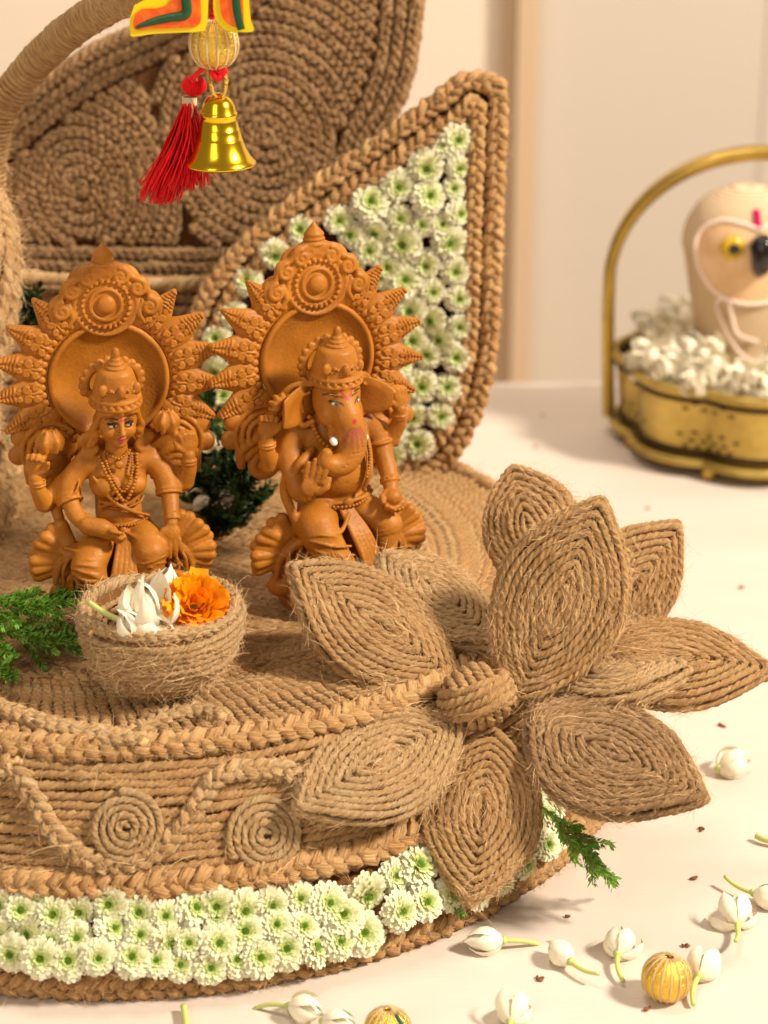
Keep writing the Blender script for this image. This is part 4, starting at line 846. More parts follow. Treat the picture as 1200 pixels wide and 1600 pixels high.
def bangles(S, p, d, r, n=2, gap=.13, th=.045):
    d = nrm(d); e1 = nrm(np.cross(d, [.3, 1, .2])); e2 = np.cross(d, e1); a = np.linspace(0, 2*PI, 22)
    for i in range(n): q = np.asarray(p)+d*gap*i; S.tube(q+r*np.cos(a)[:, None]*e1+r*np.sin(a)[:, None]*e2, th, .02)
def beadline(mb, pts, r=.065, ds=.13):
    for p in resample(spline(pts, 6), ds): ball(mb, p, r, 7, 5)
def fan(S, c, a0, a1, n, L_, r0, y, k=.05, sx=1, back=0.):
    for i in range(n):
        a = R(a0+(a1-a0)*i/(n-1)); e = np.array([c[0]+L_*math.cos(a)*sx, y+back+.12*math.sin(i*2.), c[1]+L_*math.sin(a)]); m = np.array([c[0]+L_*.55*math.cos(a)*sx, y-.12, c[1]+L_*.55*math.sin(a)]); S.tube([np.array([c[0], y, c[1]]), m, e], np.array([r0*.6, r0, r0*1.25]), k)
def base_body(S, W=1.9):
    """rocky seat shared in shape by both idols"""
    S.rbox((0, .1, .7), (W*.92, 1.35, .75), .35, .15); S.rbox((0, .25, 1.9), (W*.82, 1.1, .8), .4, .25)
    for x, z, r in ((-1.35, 1.5, .6), (-1.1, .55, .5), (1.3, 1.5, .6), (1.2, .6, .5), (-.3, .4, .45), (.5, .5, .45)): S.ell((x, -.95, z), (r, .5, r*.75), .15)
    for s in (-1, 1):
        S.tube(volute((s*1.62, 1.6), .45, 1.6, -s, R(90), -1.15), .14, .05); fan(S, (s*1.45, 2.5), 68 if s > 0 else 112, -22 if s > 0 else 202, 8, 1.6, .19, -.75, .035); [S.curve([(s*(.55+.3*j), -1.45+.1*j, 3.2-.1*j), (s*(.9+.3*j), -1.75+.1*j, 2.4), (s*(1.0+.28*j), -1.6+.1*j, 1.3)], [.06, .08, .06], .02) for j in range(5)]; S.rbox((s*1.3, -.2, 2.0), (.9, .8, .85), .3, .2); S.curve([(s*.8, -1.2, 3.1), (s*1.6, -1.15, 3.0), (s*2.2, -1.0, 2.4), (s*2.4, -1.0, 1.7)], [.18, .2, .16, .1], .05); S.ell((s*2.0, -.6, 1.1), (.6, .55, .5), .1)
        S.tube(arc3((s*1.1, 1.95), .85, 200 if s > 0 else -20, 330 if s > 0 else -150, -1.25), .10, .04)
        for i in range(6): S.ell((s*(1.0+i*.17), -1.38+.04*i, 1.78-.02*i), .085, .02)
    S.rbox((0, .55, 4.6), (.75, .45, 2.4), .3, .2)

def folds(S, c, r, n, lo=-55, hi=50, a0=15, a1=165, droop=.12, th=.06):
    for i in range(n):
        f = R(lo+(hi-lo)*i/(n-1)); a = np.linspace(R(a0+6*(i % 2)), R(a1-7*((i+1) % 2)), 14)
        P = np.stack([c[0]+r*np.cos(a)*math.cos(f), c[1]-r*np.sin(a)*math.cos(f), c[2]+r*math.sin(f)-droop*np.sin(a*2+i)], 1); S.tube(P, np.interp(np.arange(14), [0, 6, 13], [th*.4, th, th*.4]), .03)
# ------------------------------------------------------------------ female idol
FD = at_z(194, 968, 8.15); fem = thing('goddess_idol', 'terracotta idol of a crowned four-armed goddess seated before a sunburst halo, behind the jute bowl', 'idol', FD, (R(-2), 0, R(13)))
S = SDF((-3.9, -2.7, 0), (3.9, 1.7, 8.6), .052); base_body(S)
S.ell((0, -.35, 3.45), (1.2, .85, .65), .2); S.ell((0, -.42, 4.25), (.78, .55, .85), .25); S.ell((0, -.38, 5.45), (1.0, .6, .85), .3)
for s in (-1, 1): S.ell((s*.46, -.88, 5.45), (.47, .42, .44), .10)
S.tube([(-1.15, -.25, 6.2), (1.15, -.25, 6.2)], .40, .3); S.tube([(0, -.3, 6.3), (0, -.42, 7.2)], [.42, .36], .2)
S.curve([(-.72, -.95, 4.9), (-.2, -1.12, 4.75), (.3, -1.12, 4.8), (.75, -.95, 5.1)], [.07], .03); S.curve([(-.7, -.85, 4.7), (-.1, -1.02, 4.55), (.6, -.95, 4.7), (.8, -.8, 4.9)], [.06], .03); S.curve([(.75, -.8, 6.2), (.3, -1.05, 5.6), (-.2, -1.15, 4.95), (-.7, -.9, 4.6)], [.05, .07, .07], .03)
S.ell((0, -.78, 4.15), (.55, .32, .42), .15); S.ell((0, -1.12, 4.08), .06, .02, op='sub')
# upper rear arms
S.curve([(-1.2, -.1, 6.1), (-2.0, -.1, 5.3), (-2.55, -.35, 4.75)], [.34, .33, .32], .1); S.curve([(-2.55, -.35, 4.75), (-2.75, -.55, 5.4), (-2.85, -.65, 5.95)], [.33, .28, .22], .06)
hand(S, (-2.85, -.68, 6.35), (.18, -.15, 1), (1, -.3, 0), 1.15, 1.2); bangles(S, (-2.76, -.6, 5.65), (-.05, -.1, 1), .27)
S.curve([(1.2, -.1, 6.1), (1.9, -.1, 5.5), (2.3, -.35, 5.15)], [.34, .33, .3], .1); S.curve([(2.3, -.35, 5.15), (2.45, -.55, 5.8), (2.45, -.65, 6.4)], [.32, .27, .22], .06)
hand(S, (2.45, -.68, 6.75), (-.15, -.15, 1), (-1, -.3, 0), 1.1, 1.2); bangles(S, (2.45, -.6, 6.05), (0, -.1, 1), .26)
for (x, z, r_) in ((-2.25, 7.3, 1.0), (1.75, 7.75, .92)):   # lotus buds held up
    sd = -1 if x < 0 else 1; S.curve([(x+sd*.5, -.7, z-.95), (x+sd*.25, -.6, z-.5), (x, -.5, z)], [.12, .16, .2], .05); S.ell((x, -.5, z), (.42*r_, .40*r_, .48*r_), .05)
    for i in range(6): a_ = i*PI/3; q = np.array([x+.34*r_*math.cos(a_), -.5+.34*r_*math.sin(a_), z]); S.curve([q+[0, 0, -.35], q+[.06*math.cos(a_), .06*math.sin(a_), 0.05], (x+.2*math.cos(a_), -.5+.2*math.sin(a_), z+.5*r_)], [.07, .12, .04], .03)
# lower front arms
S.curve([(1.2, -.25, 6.15), (1.55, -.35, 5.6), (1.72, -.5, 5.05)], [.40, .40, .43], .12); S.curve([(1.72, -.5, 5.05), (1.72, -.95, 4.5), (1.66, -1.45, 3.95)], [.31, .29, .22], .06); bangles(S, (1.71, -.55, 4.98), (0, -.5, -.8), .42, 2, .14, .06); bangles(S, (1.69, -1.25, 4.2), (0, -.6, -.7), .26, 3, .1)
hand(S, (1.62, -1.62, 3.6), (.0, -.22, -1), (-1, 0, 0), 1.2, .12, n=(0, -1, .2))
S.curve([(-1.2, -.25, 6.15), (-1.6, -.35, 5.6), (-1.75, -.5, 5.0)], [.40, .40, .43], .12); S.curve([(-1.75, -.5, 5.0), (-1.5, -1.1, 4.35), (-.95, -1.6, 4.0)], [.31, .3, .24], .06); bangles(S, (-1.74, -.6, 4.95), (.3, -.6, -.7), .42, 2, .14, .06)
S.curve([(-1.2, -1.55, 4.15), (-.8, -1.75, 4.1), (-.5, -1.8, 3.9)], [.34, .36, .3], .08); hand(S, (-.55, -1.85, 3.9), (.7, -.35, -.6), (0, -.6, .6), 1.05, 1.35); bangles(S, (-1.05, -1.5, 4.05), (.75, -.45, -.3), .3, 2, .1)
S.curve([(-2.2, -.2, 4.6), (-2.0, -.7, 3.7), (-1.75, -1.0, 2.9)], [.20, .18, .22], .06); S.curve([(-1.2, -.9, 4.3), (-1.25, -1.1, 3.5), (-1.9, -1.1, 2.9), (-2.2, -.9, 3.2)], [.14, .15, .15, .12], .05)
# legs and skirt
S.curve([(.45, -.5, 3.35), (.75, -1.2, 3.3), (.85, -1.75, 2.95)], [.62, .62, .56], .12); S.curve([(.85, -1.75, 2.95), (.80, -1.85, 2.0), (.7, -1.7, .9)], [.56, .46, .36], .1); S.ell((.7, -1.95, .55), (.3, .5, .22), .08)
S.curve([(-.45, -.5, 3.25), (-1.0, -1.3, 3.0), (-1.3, -1.75, 2.55)], [.62, .64, .6], .12); S.curve([(-1.3, -1.75, 2.55), (-.95, -1.9, 1.9), (-.45, -1.9, 1.4)], [.55, .42, .34], .1); S.ell((-.25, -2.0, 1.25), (.5, .28, .2), .06)
for i in range(5): x = -.42+i*.19; S.curve([(.05+x*.3, -1.15, 3.75), (x*.8+.05, -1.75, 3.0), (x-.1, -2.2, 2.1), (x-.25, -2.15, .9)], [.07, .09, .10, .09], .015)
for i in range(5): z = 2.9-i*.38; S.curve([(.35, -1.75, z-.15), (.8, -2.34+.06*i, z-.38), (1.25, -1.75, z-.1)], [.065], .02)
for i in range(4): S.curve([(-1.75, -1.5, 2.9-.3*i), (-1.3, -2.34+.08*i, 2.45-.3*i), (-.7, -2.15, 2.15-.25*i)], [.07], .02)
S.ell((0, -1.25, 3.72), (.16, .12, .2), .03); S.tube(np.stack([.95*np.cos(np.linspace(PI, 2*PI, 20)), -.4+.75*np.sin(np.linspace(PI, 2*PI, 20)), np.full(20, 3.85)], 1), .075, .03)
for s in (-1, 1):   # hair falling on the shoulders
    for j in range(4):
        x0 = s*(.62+.12*j); P = [(x0, -.3+.1*j, 7.6-.1*j), (x0+s*.22, -.35, 7.2), (x0+s*.08, -.4+.05*j, 6.85), (x0+s*.3, -.35, 6.5), (x0+s*.2, -.3, 6.1), (x0+s*.4, -.25, 5.7)]; S.curve(P, [.13, .14, .12, .12, .1, .05], .03)
folds(S, (.85, -1.75, 2.75), .58, 6, -60, 40, droop=.10, th=.075); folds(S, (-1.3, -1.75, 2.4), .62, 6, -50, 50, droop=-.12, th=.08)
S.curve([(-.9, -.95, 5.9), (-.3, -1.25, 5.0), (.3, -1.2, 4.5), (.95, -.8, 4.1)], [.06, .09, .09, .06], .02); S.curve([(-1.35, -.75, 5.7), (-1.5, -.9, 5.35), (-1.75, -.95, 5.1)], [.05], .03); S.curve([(-2.0, -1.2, 3.2), (-1.4, -1.75, 3.15), (-.8, -1.7, 3.3), (-.3, -1.4, 3.6)], [.08, .1, .1, .07], .03); S.curve([(1.4, -1.5, 3.4), (1.0, -1.9, 3.4), (.5, -1.7, 3.5), (.15, -1.4, 3.65)], [.07, .09, .09, .07], .03)
fo = link('figure', S.mesh('figure'), fem); fo.location = (0, 0, .55*CM); fo.scale = (1.15, 1.05, 1.02)
Pd = SDF((-2.2, -2.2, -.2), (2.2, 1.8, 1.5), .07); Pd.rbox((0, 0, .5), (1.8, 1.55, .55), .3, .1); Pd.wobble(.05, 4); link('pedestal', Pd.mesh('pedestal'), fem)
mb = MB(); beadline(mb, [(-.62, -.55, 6.55), (-.45, -1.05, 6.0), (-.15, -1.38, 5.35), (.1, -1.32, 4.95), (.35, -1.36, 5.35), (.6, -1.05, 6.0), (.66, -.55, 6.55)], .075, .14); beadline(mb, [(-.45, -.62, 6.6), (-.3, -1.1, 6.0), (.08, -1.25, 5.3), (.42, -1.1, 6.0), (.48, -.62, 6.6)], .055, .11)
beadline(mb, [(-.42, -.6, 6.75), (0, -.92, 6.55), (.42, -.6, 6.75)], .06, .11); ball(mb, (0, -1.0, 6.32), (.16, .08, .16), 12, 8); beadline(mb, [(-.95, -.7, 3.98), (-.4, -1.2, 3.92), (0, -1.3, 3.95), (.4, -1.2, 3.92), (.95, -.7, 3.98)], .06, .12)
no = mb.build('necklace', 'terracotta', fem); no.location = (0, 0, .55*CM); no.scale = (1.15, 1.05, 1.02)
def crown(S, z, w_=.74, hgt=1.9, y=.0):
    for t in np.linspace(0, 1, 12): S.ell((0, y, z+hgt*.62*t), (w_*(1-.28*t*t), w_*(1-.28*t*t)*.95, .2), .08)
    for i in range(5): t = i/4; S.ell((0, y, z+hgt*(.68+.07*i)), (w_*(.58-.11*i), w_*(.58-.11*i), .09), .02)
    S.ell((0, y, z+hgt*1.0), (.13, .13, .2), .04)
    a = np.linspace(0, 2*PI, 40)
    for zz, rr, th in ((z+.02, w_*1.03, .08), (z+.22, w_*1.02, .055)): S.tube(np.stack([rr*np.cos(a), y+rr*.96*np.sin(a), np.full(40, zz)], 1), th, .02)
    for i in range(22): q = 2*PI*i/22; S.ell((w_*1.06*math.cos(q), y+w_*1.02*math.sin(q), z+.12), .065, .02)
    for s in (-1, 0, 1): q = -PI/2+s*.85; c = np.array([w_*.98*math.cos(q), y+w_*.93*math.sin(q), z+.58]); S.ell(c, (.14, .12, .2), .03); 
    for s in (-1, 1):
        for j in range(7): q = -PI/2+s*(.2+.14*j); S.ell((w_*.97*math.cos(q), y+w_*.92*math.sin(q), z+.42+.22*math.sin(j*.9)), .05, .02)
    for i in range(14):  # crown wheel behind
        q = R(-20+i*220/13); S.ell((w_*1.28*math.cos(q), y+.42, z+.45+w_*1.05*math.sin(q)), (.13, .11, .13), .03)
    S.tube(np.stack([w_*1.14*np.cos(a), np.full(40, y+.42), z+.45+w_*.93*np.sin(a)], 1), .12, .05)
# head (own space: centre of skull at origin, faces -y)
Hd = SDF((-1.35, -1.15, -1.2), (1.35, 1.1, 2.7), .03)
Hd.ell((0, .0, .05), (.62, .60, .70), .1); Hd.ell((0, -.10, -.28), (.50, .50, .52), .15); Hd.ell((0, -.42, -.66), (.19, .17, .15), .12)
for s in (-1, 1): Hd.ell((s*.27, -.42, -.26), (.22, .18, .2), .10); Hd.ell((s*.25, -.60, .02), (.17, .12, .11), .06, op='sub'); Hd.ell((s*.25, -.53, .02), (.15, .10, .085), .02); Hd.curve([(s*.07, -.60, .14), (s*.25, -.62, .22), (s*.44, -.52, .14)], [.03, .035, .02], .04); Hd.curve([(s*.10, -.60, .03), (s*.25, -.645, .09), (s*.40, -.56, .035)], [.018], .015)
Hd.curve([(0, -.56, .18), (0, -.70, -.08), (0, -.76, -.20)], [.06, .075, .095], .05); 
for s in (-1, 1): Hd.ell((s*.085, -.67, -.22), (.055, .06, .045), .03)
Hd.ell((0, -.60, -.42), (.15, .08, .045), .03); Hd.ell((0, -.60, -.50), (.115, .08, .045), .03); Hd.curve([(-.16, -.60, -.445), (0, -.69, -.458), (.16, -.60, -.445)], [.014], .01, op='sub')
for s in (-1, 1):
    Hd.ell((s*.62, -.02, -.05), (.10, .14, .26), .05); Hd.ell((s*.66, -.1, -.42), (.15, .12, .17), .03)
    for j in range(3): q = .0+j*.13; Hd.curve([(s*.02, -.60+.03*j, .50+.10*j), (s*.30, -.55+.02*j, .42+.10*j), (s*.52, -.32, .30+.08*j), (s*.62, -.20, .05), (s*(.68+.04*j), -.12, -.25), (s*(.60+.08*j), -.05, -.55), (s*(.74+.05*j), 0, -.85)], [.06, .08, .09, .09, .09, .08, .07], .02)
Hd.ell((0, -.64, .42), (.08, .06, .11), .02); crown(Hd, .50, .70, 1.55, .05)
col_lip, white, blk, red = '#B8324A', '#F2EEE0', '#1A1210', '#C81A38'
PT = [(spot((s*.25, -.62, .025), (.135, .12, .052), .3), white, .85) for s in (-1, 1)]+[(spot((s*.25+.03, -.64, .025), (.05, .12, .055), .3), blk, 1) for s in (-1, 1)]
def browf(s, z0, dz, wd, a, b):
    def f(V): u = (V[:, 0]*s-a)/(b-a); z = z0+dz*4*u*(1-u); return np.where((u > 0) & (u < 1) & (V[:, 1] < -.35), 1.5-np.abs(V[:, 2]-z)/wd, 0)
    return f
for s in (-1, 1): PT += [(browf(s, .17, .07, .022, .07, .46), blk, .85), (browf(s, .045, .045, .018, .10, .42), blk, .95)]
PT += [(spot((0, -.66, -.42), (.15, .12, .05), .3), col_lip, .9), (spot((0, -.66, -.50), (.11, .12, .05), .3), col_lip, .9), (spot((0, -.62, .22), (.05, .14, .075), .3), red, 1), (spot((0, -.60, .02), (.02, .2, .02), .3), blk, 0)]
h = link('head', Hd.mesh('head', 'terracotta_painted', paint=PT), fem); h.location = Vector((0.02, -.66, 8.85))*CM; h.rotation_euler = (R(10), 0, R(8)); h.scale = (1.32,)*3
halo(fem, 9.85, 0., 1.2)

# ------------------------------------------------------------------ elephant-headed idol
GD = at_z(520, 930, 8.15); gan = thing('elephant_god_idol', 'terracotta idol of a pot-bellied elephant-headed god with white tusks seated before a sunburst halo', 'idol', GD, (R(-2), 0, R(23)))
S = SDF((-3.7, -2.9, 0), (3.7, 1.7, 9.3), .052); base_body(S, 1.75)
S.rbox((-.95, -.85, .85), (.95, .85, .95), .2, .1); 
S.ell((.05, -.45, 5.55), (1.25, 1.0, 1.2), .2); S.ell((0, -.35, 6.9), (1.25, .7, .95), .3); S.ell((0, -.3, 4.2), (1.25, .9, .7), .2); S.tube([(-1.15, -.15, 7.35), (1.15, -.15, 7.35)], .45, .3); S.tube([(0, -.3, 7.2), (0, -.4, 8.3)], [.6, .55], .25)
S.ell((.1, -1.42, 5.3), .05, .03, op='sub')
# rear arms
S.curve([(-1.2, 0, 7.3), (-1.9, -.05, 6.6), (-2.25, -.3, 6.1)], [.38, .36, .33], .1); S.curve([(-2.25, -.3, 6.1), (-2.45, -.55, 6.8), (-2.5, -.7, 7.35)], [.34, .28, .22], .06); hand(S, (-2.5, -.72, 7.75), (.15, -.1, 1), (1, -.3, 0), 1.15, 1.25); bangles(S, (-2.46, -.62, 7.05), (-.05, -.2, 1), .28)
S.curve([(-2.35, -.75, 8.1), (-2.15, -.7, 8.5), (-1.95, -.6, 8.8)], [.14, .2, .25], .05)
for i in range(7): a_ = R(-20+i*35); S.curve([(-1.95, -.75, 8.65), (-1.95+.25*math.cos(a_), -.95, 8.65+.28*math.sin(a_)), (-1.95+.42*math.cos(a_), -.75, 8.65+.45*math.sin(a_))], [.10, .12, .09], .03)
S.curve([(1.2, 0, 7.3), (1.9, -.05, 6.8), (2.15, -.3, 6.5)], [.38, .36, .33], .1); S.curve([(2.15, -.3, 6.5), (2.4, -.55, 7.2), (2.4, -.7, 7.8)], [.34, .28, .22], .06); hand(S, (2.4, -.72, 8.15), (-.15, -.1, 1), (-1, -.3, 0), 1.1, 1.25); bangles(S, (2.41, -.6, 7.45), (0, -.2, 1), .28)
S.curve([(2.3, -.75, 8.3), (2.05, -.7, 8.6), (1.9, -.65, 8.75)], [.13, .16, .12], .05)
# front arms
S.curve([(1.25, -.2, 7.3), (1.6, -.3, 6.7), (1.75, -.5, 6.1)], [.44, .42, .38], .12); S.curve([(1.75, -.5, 6.1), (1.8, -1.0, 5.4), (1.72, -1.45, 4.85)], [.37, .33, .26], .08); bangles(S, (1.68, -.42, 6.45), (.1, -.2, -1), .42, 1, .1, .08); bangles(S, (1.77, -1.2, 5.15), (0, -.5, -.7), .32, 2, .12, .05)
S.ell((1.68, -1.72, 4.55), (.34, .33, .34), .06); hand(S, (1.7, -1.62, 4.6), (-.2, -.5, -.8), (-1, -.2, .2), 1.15, .9)
S.curve([(-1.25, -.2, 7.3), (-1.6, -.45, 6.7), (-1.65, -.8, 6.05)], [.44, .42, .40], .12); S.curve([(-1.65, -.8, 6.05), (-1.65, -1.5, 5.25), (-1.5, -1.9, 5.25)], [.38, .34, .29], .08); hand(S, (-1.42, -2.1, 5.65), (.25, -.08, 1), (.9, -.5, 0), 1.4, .05, n=(-.2, -1, .1)); bangles(S, (-1.55, -1.8, 5.25), (.4, -.5, .1), .32, 2, .1)
S.curve([(-1.25, -.55, 6.9), (-1.75, -.95, 6.2), (-1.95, -.8, 5.2), (-1.8, -1.1, 4.3), (-1.6, -1.2, 3.5)], [.15, .18, .18, .17, .14], .05); S.curve([(-1.0, -1.0, 6.75), (-1.5, -1.25, 6.35), (-1.8, -1.2, 5.8)], [.14, .2, .1], .05)
S.curve([(1.05, -.75, 7.3), (1.05, -1.15, 6.4), (.95, -1.45, 5.6), (.75, -1.3, 4.9)], [.10, .11, .10, .08], .04); S.curve([(.9, -.85, 7.3), (.9, -1.3, 6.4), (.8, -1.55, 5.6)], [.05, .05, .04], .03)
# belt, legs, dhoti
S.tube(np.stack([1.28*np.cos(np.linspace(PI, 2*PI, 22)), -.35+1.0*np.sin(np.linspace(PI, 2*PI, 22)), 4.62-.12*np.sin(np.linspace(0, PI, 22))], 1), .09, .03); S.ell((.15, -1.42, 4.5), (.2, .12, .2), .03)
S.curve([(-.6, -.5, 4.0), (-1.0, -1.3, 3.75), (-1.0, -1.75, 3.4)], [.78, .76, .68], .15); S.curve([(-1.0, -1.75, 3.4), (-.45, -2.0, 2.2), (.25, -1.95, 1.0)], [.66, .56, .44], .12); S.ell((.45, -2.15, .7), (.36, .5, .24), .08)
S.curve([(.6, -.5, 4.0), (1.2, -1.2, 3.75), (1.55, -1.5, 3.35)], [.66, .60, .54], .15); S.curve([(1.55, -1.5, 3.35), (1.45, -1.7, 2.6), (1.3, -1.7, 2.0)], [.48, .38, .3], .1); S.ell((1.25, -1.95, 1.85), (.28, .45, .22), .06)
for i in range(5): t = i/4; S.curve([(-.15+.4*t, -1.4, 4.3), (.1+.6*t, -2.05+.1*t, 3.3), (.4+.6*t, -2.3+.15*t, 2.2), (.65+.6*t, -2.1, 1.15)], [.07, .09, .10, .09], .015)
for i in range(6): z = 3.3-i*.42; S.curve([(-1.5+.24*i, -1.7, z+.15), (-.85+.2*i, -2.48+.04*i, z-.1), (-.15+.14*i, -2.38+.06*i, z-.25)], [.06], .02)
for i in range(4): S.curve([(-.75+.1*i, -2.2, 2.1-.3*i), (-.35+.1*i, -2.5, 1.75-.3*i), (.05+.1*i, -2.3, 1.95-.3*i)], [.05], .03)
S.tube(volute((-1.5, 1.9), .34, 1.5, 1, R(90), -1.45), .12, .04)
Pd = SDF((-2.9, -2.5, -.2), (2.4, 1.8, 2.4), .07); Pd.rbox((-.75, -.75, .85), (1.45, 1.35, .95), .22, .1); Pd.rbox((.6, 0, .45), (1.5, 1.5, .5), .25, .15); Pd.wobble(.05, 3.3); link('pedestal', Pd.mesh('pedestal'), gan)
folds(S, (-1.0, -1.75, 3.3), .70, 5, -65, 20, droop=-.16, th=.075); folds(S, (1.5, -1.5, 3.2), .52, 5, -60, 40, droop=.1, th=.065)
S.curve([(-1.55, -1.5, 3.9), (-1.0, -2.25, 3.75), (-.4, -2.1, 3.6), (.1, -1.6, 4.1)], [.06, .09, .09, .06], .03); S.curve([(-.7, -2.45, 2.9), (-.1, -2.55, 2.2), (.5, -2.35, 1.3)], [.06, .09, .08], .03); S.curve([(-.95, -2.4, 2.6), (-.45, -2.6, 1.9), (.2, -2.4, 1.0)], [.06, .09, .08], .03)
go = link('figure', S.mesh('figure'), gan); go.scale = (1.16, 1.05, 1)
Hd = SDF((-2.05, -1.9, -3.1), (2.05, 1.1, 2.7), .036)
Hd.ell((0, .0, .1), (.82, .72, .82), .1); Hd.ell((0, -.25, -.35), (.72, .66, .6), .2)
for s in (-1, 1): Hd.ell((s*.42, -.42, -.45), (.34, .34, .36), .12); Hd.ell((s*.36, -.74, .10), (.17, .10, .10), .05, op='sub'); Hd.ell((s*.36, -.68, .10), (.155, .10, .085), .02); Hd.curve([(s*.14, -.72, .30), (s*.36, -.74, .36), (s*.62, -.54, .42)], [.03, .035, .02], .04)
Hd.ell((0, -.62, .42), (.24, .18, .24), .10)
# trunk: down the belly then curling to the viewer's left
TR = [(0, -.50, .1), (.02, -.85, -.40), (.10, -1.05, -.95), (.05, -1.20, -1.35), (-.2, -1.30, -1.68), (-.6, -1.35, -1.75), (-.92, -1.35, -1.55), (-.9, -1.35, -1.3)]
Hd.curve(TR, [.42, .50, .50, .46, .42, .36, .28, .2], .12, 8)
for i in range(9): t = .30+i*.06; q = spline(TR, 8); j = int(t*(len(q)-1)); c = q[j]; Hd.tube(np.stack([c[0]+.46*np.cos(np.linspace(PI*1.15, PI*1.85, 10)), c[1]+.46*np.sin(np.linspace(PI*1.15, PI*1.85, 10)), np.full(10, c[2])], 1), .014, .02, op='sub')
for s in (-1, 1):
    Hd.curve([(s*.42, -.70, -.75), (s*.52, -.98, -.98), (s*.54, -1.15, -1.05)], [.14, .13, .11], .02)
    e = nrm([s*.75, .55, 0]); sx_ = 1.0 if s < 0 else .8; n_ = nrm([-s*.5, -.85, 0]); rot = np.stack([e, n_, [0, 0, 1]], 1)
    Hd.ell((s*1.12*sx_, .05, -.15), (.58*sx_, .10, .68), .05, rot); Hd.ell((s*1.12*sx_, -.08, -.2), (.40*sx_, .09, .50), .05, rot, op='sub')
    Hd.curve([(s*.8, -.05, .55), (s*1.35*sx_, .15, .50), (s*1.68*sx_, .3*sx_, .12), (s*1.55*sx_, .25*sx_, -.42), (s*1.15*sx_, 0, -.85), (s*.85, -.2, -.68)], [.09, .10, .11, .10, .11, .09], .05)
    Hd.curve([(s*.95, -.1, .3), (s*1.2, 0, .1), (s*1.1, -.02, -.4)], [.05, .06, .04], .05)
crown(Hd, .56, .80, 1.6, .05)
PT = [(spot((s*.36, -.77, .10), (.15, .12, .06), .3), white, .9) for s in (-1, 1)]+[(spot((s*.36-.0, -.79, .10), (.06, .12, .06), .3), '#3A4A58', 1) for s in (-1, 1)]
for s in (-1, 1): PT += [(browf(s, .30, .06, .028, .14, .66), blk, .85), (browf(s, .115, .06, .022, .18, .54), blk, .95), (spot((s*.54, -1.12, -1.04), (.15, .16, .16), .2), '#FFF6E8', 1)]
def um(V): r_ = np.hypot(V[:, 0]/.17, (V[:, 2]-.52)/.24); return np.where((V[:, 1] < -.3) & (V[:, 2] < .60), 1.4-np.abs(r_-1)/.16, 0)
PT += [(um, '#C82A48', .9), (spot((.03, -1.35, -.32), (.07, .3, .07), .3), '#D01828', 1)]
def streak(x0, x1, z0, z1, wd):
    def f(V): t = (V[:, 2]-z0)/(z1-z0); x = x0+(x1-x0)*t; return np.where((t > 0) & (t < 1) & (V[:, 1] < -.9), (1.2-np.abs(V[:, 0]-x)/wd)*np.clip((1-t)*2, 0, 1), 0)
    return f
for x0, x1, zb in ((-.12, -.38, -1.15), (-.04, -.14, -1.3), (.05, .06, -1.4), (.13, .30, -1.25), (.2, .46, -1.05)): PT.append((streak(x0, x1, -.5, zb, .045), '#C84066', .75))
h = link('head', Hd.mesh('head', 'terracotta_painted', paint=PT), gan); h.location = Vector((0.0, -.75, 8.75))*CM; h.rotation_euler = (R(8), 0, R(4)); h.scale = (1.24,)*3
mb = MB(); beadline(mb, [(-.95, -.7, 8.0), (-.75, -1.15, 7.2), (-.3, -1.45, 6.7)], .10, .17); beadline(mb, [(1.0, -.95, 7.1), (1.0, -1.35, 6.3), (.8, -1.55, 5.5)], .06, .12); beadline(mb, [(-1.2, -.9, 4.6), (-.5, -1.4, 4.42), (.2, -1.55, 4.38), (.8, -1.3, 4.45), (1.25, -.8, 4.6)], .07, .14); mb.build('necklace', 'terracotta', gan).scale = (1.16, 1.05, 1)
halo(gan, 9.75, 0., 1.15)

fem.scale = (.95,)*3; gan.scale = (.97,)*3
# ================================================================== brass basket with owl
BC = np.array([21.2, 122.5, 0.0]); bk = thing('brass_basket', 'scalloped pierced brass basket with tall arched handle holding jasmine', 'basket', BC)
RB = 7.6; scl = lambda a: 1+.085*np.abs(np.cos(a*4+.0))-.03
def ringp(Rr, z, n=288): a = np.arange(n)*2*PI/n; return np.stack([Rr*scl(a)*np.cos(a), Rr*scl(a)*np.sin(a), np.full(n, z)], 1)
mb = MB(); n = 288; zs = np.linspace(1.0, 4.9, 24); rr = RB-.35*(1-(zs-1.0)/3.9)
V = np.vstack([ringp(r_, z) for r_, z in zip(rr, zs)]); Q = []
hole = set()
for lobe in range(8):
    c0 = lobe*36+18+0
    for (du, dz) in ((-8, 4), (-6, 6), (-4, 4), (-2, 6), (0, 4), (2, 6), (4, 4), (6, 6), (8, 4), (-5, 9), (5, 9), (0, 8), (-8, 17), (8, 17), (-5, 19), (5, 19), (-2, 17), (2, 17), (-10, 8), (10, 8)):
        for u_ in (0, 1): hole.add(((c0+du+u_) % n, dz))
for z in range(23):
    for u_ in range(n):
        if (u_, z) not in hole: Q.append([z*n+u_, z*n+(u_+1) % n, (z+1)*n+(u_+1) % n, (z+1)*n+u_])
mb.add(V, Q); mb.build('pierced_wall', 'antique_brass', bk)
mb = MB(); V = np.vstack([ringp(r_-.22, z) for r_, z in zip(rr[::23], zs[::23])]); mb.add(V, [[u_, (u_+1) % n, n+(u_+1) % n, n+u_] for u_ in range(n)]); mb.build('hole_backing', 'dark_metal', bk)  # dark sheet added behind the holes to give the dark interior
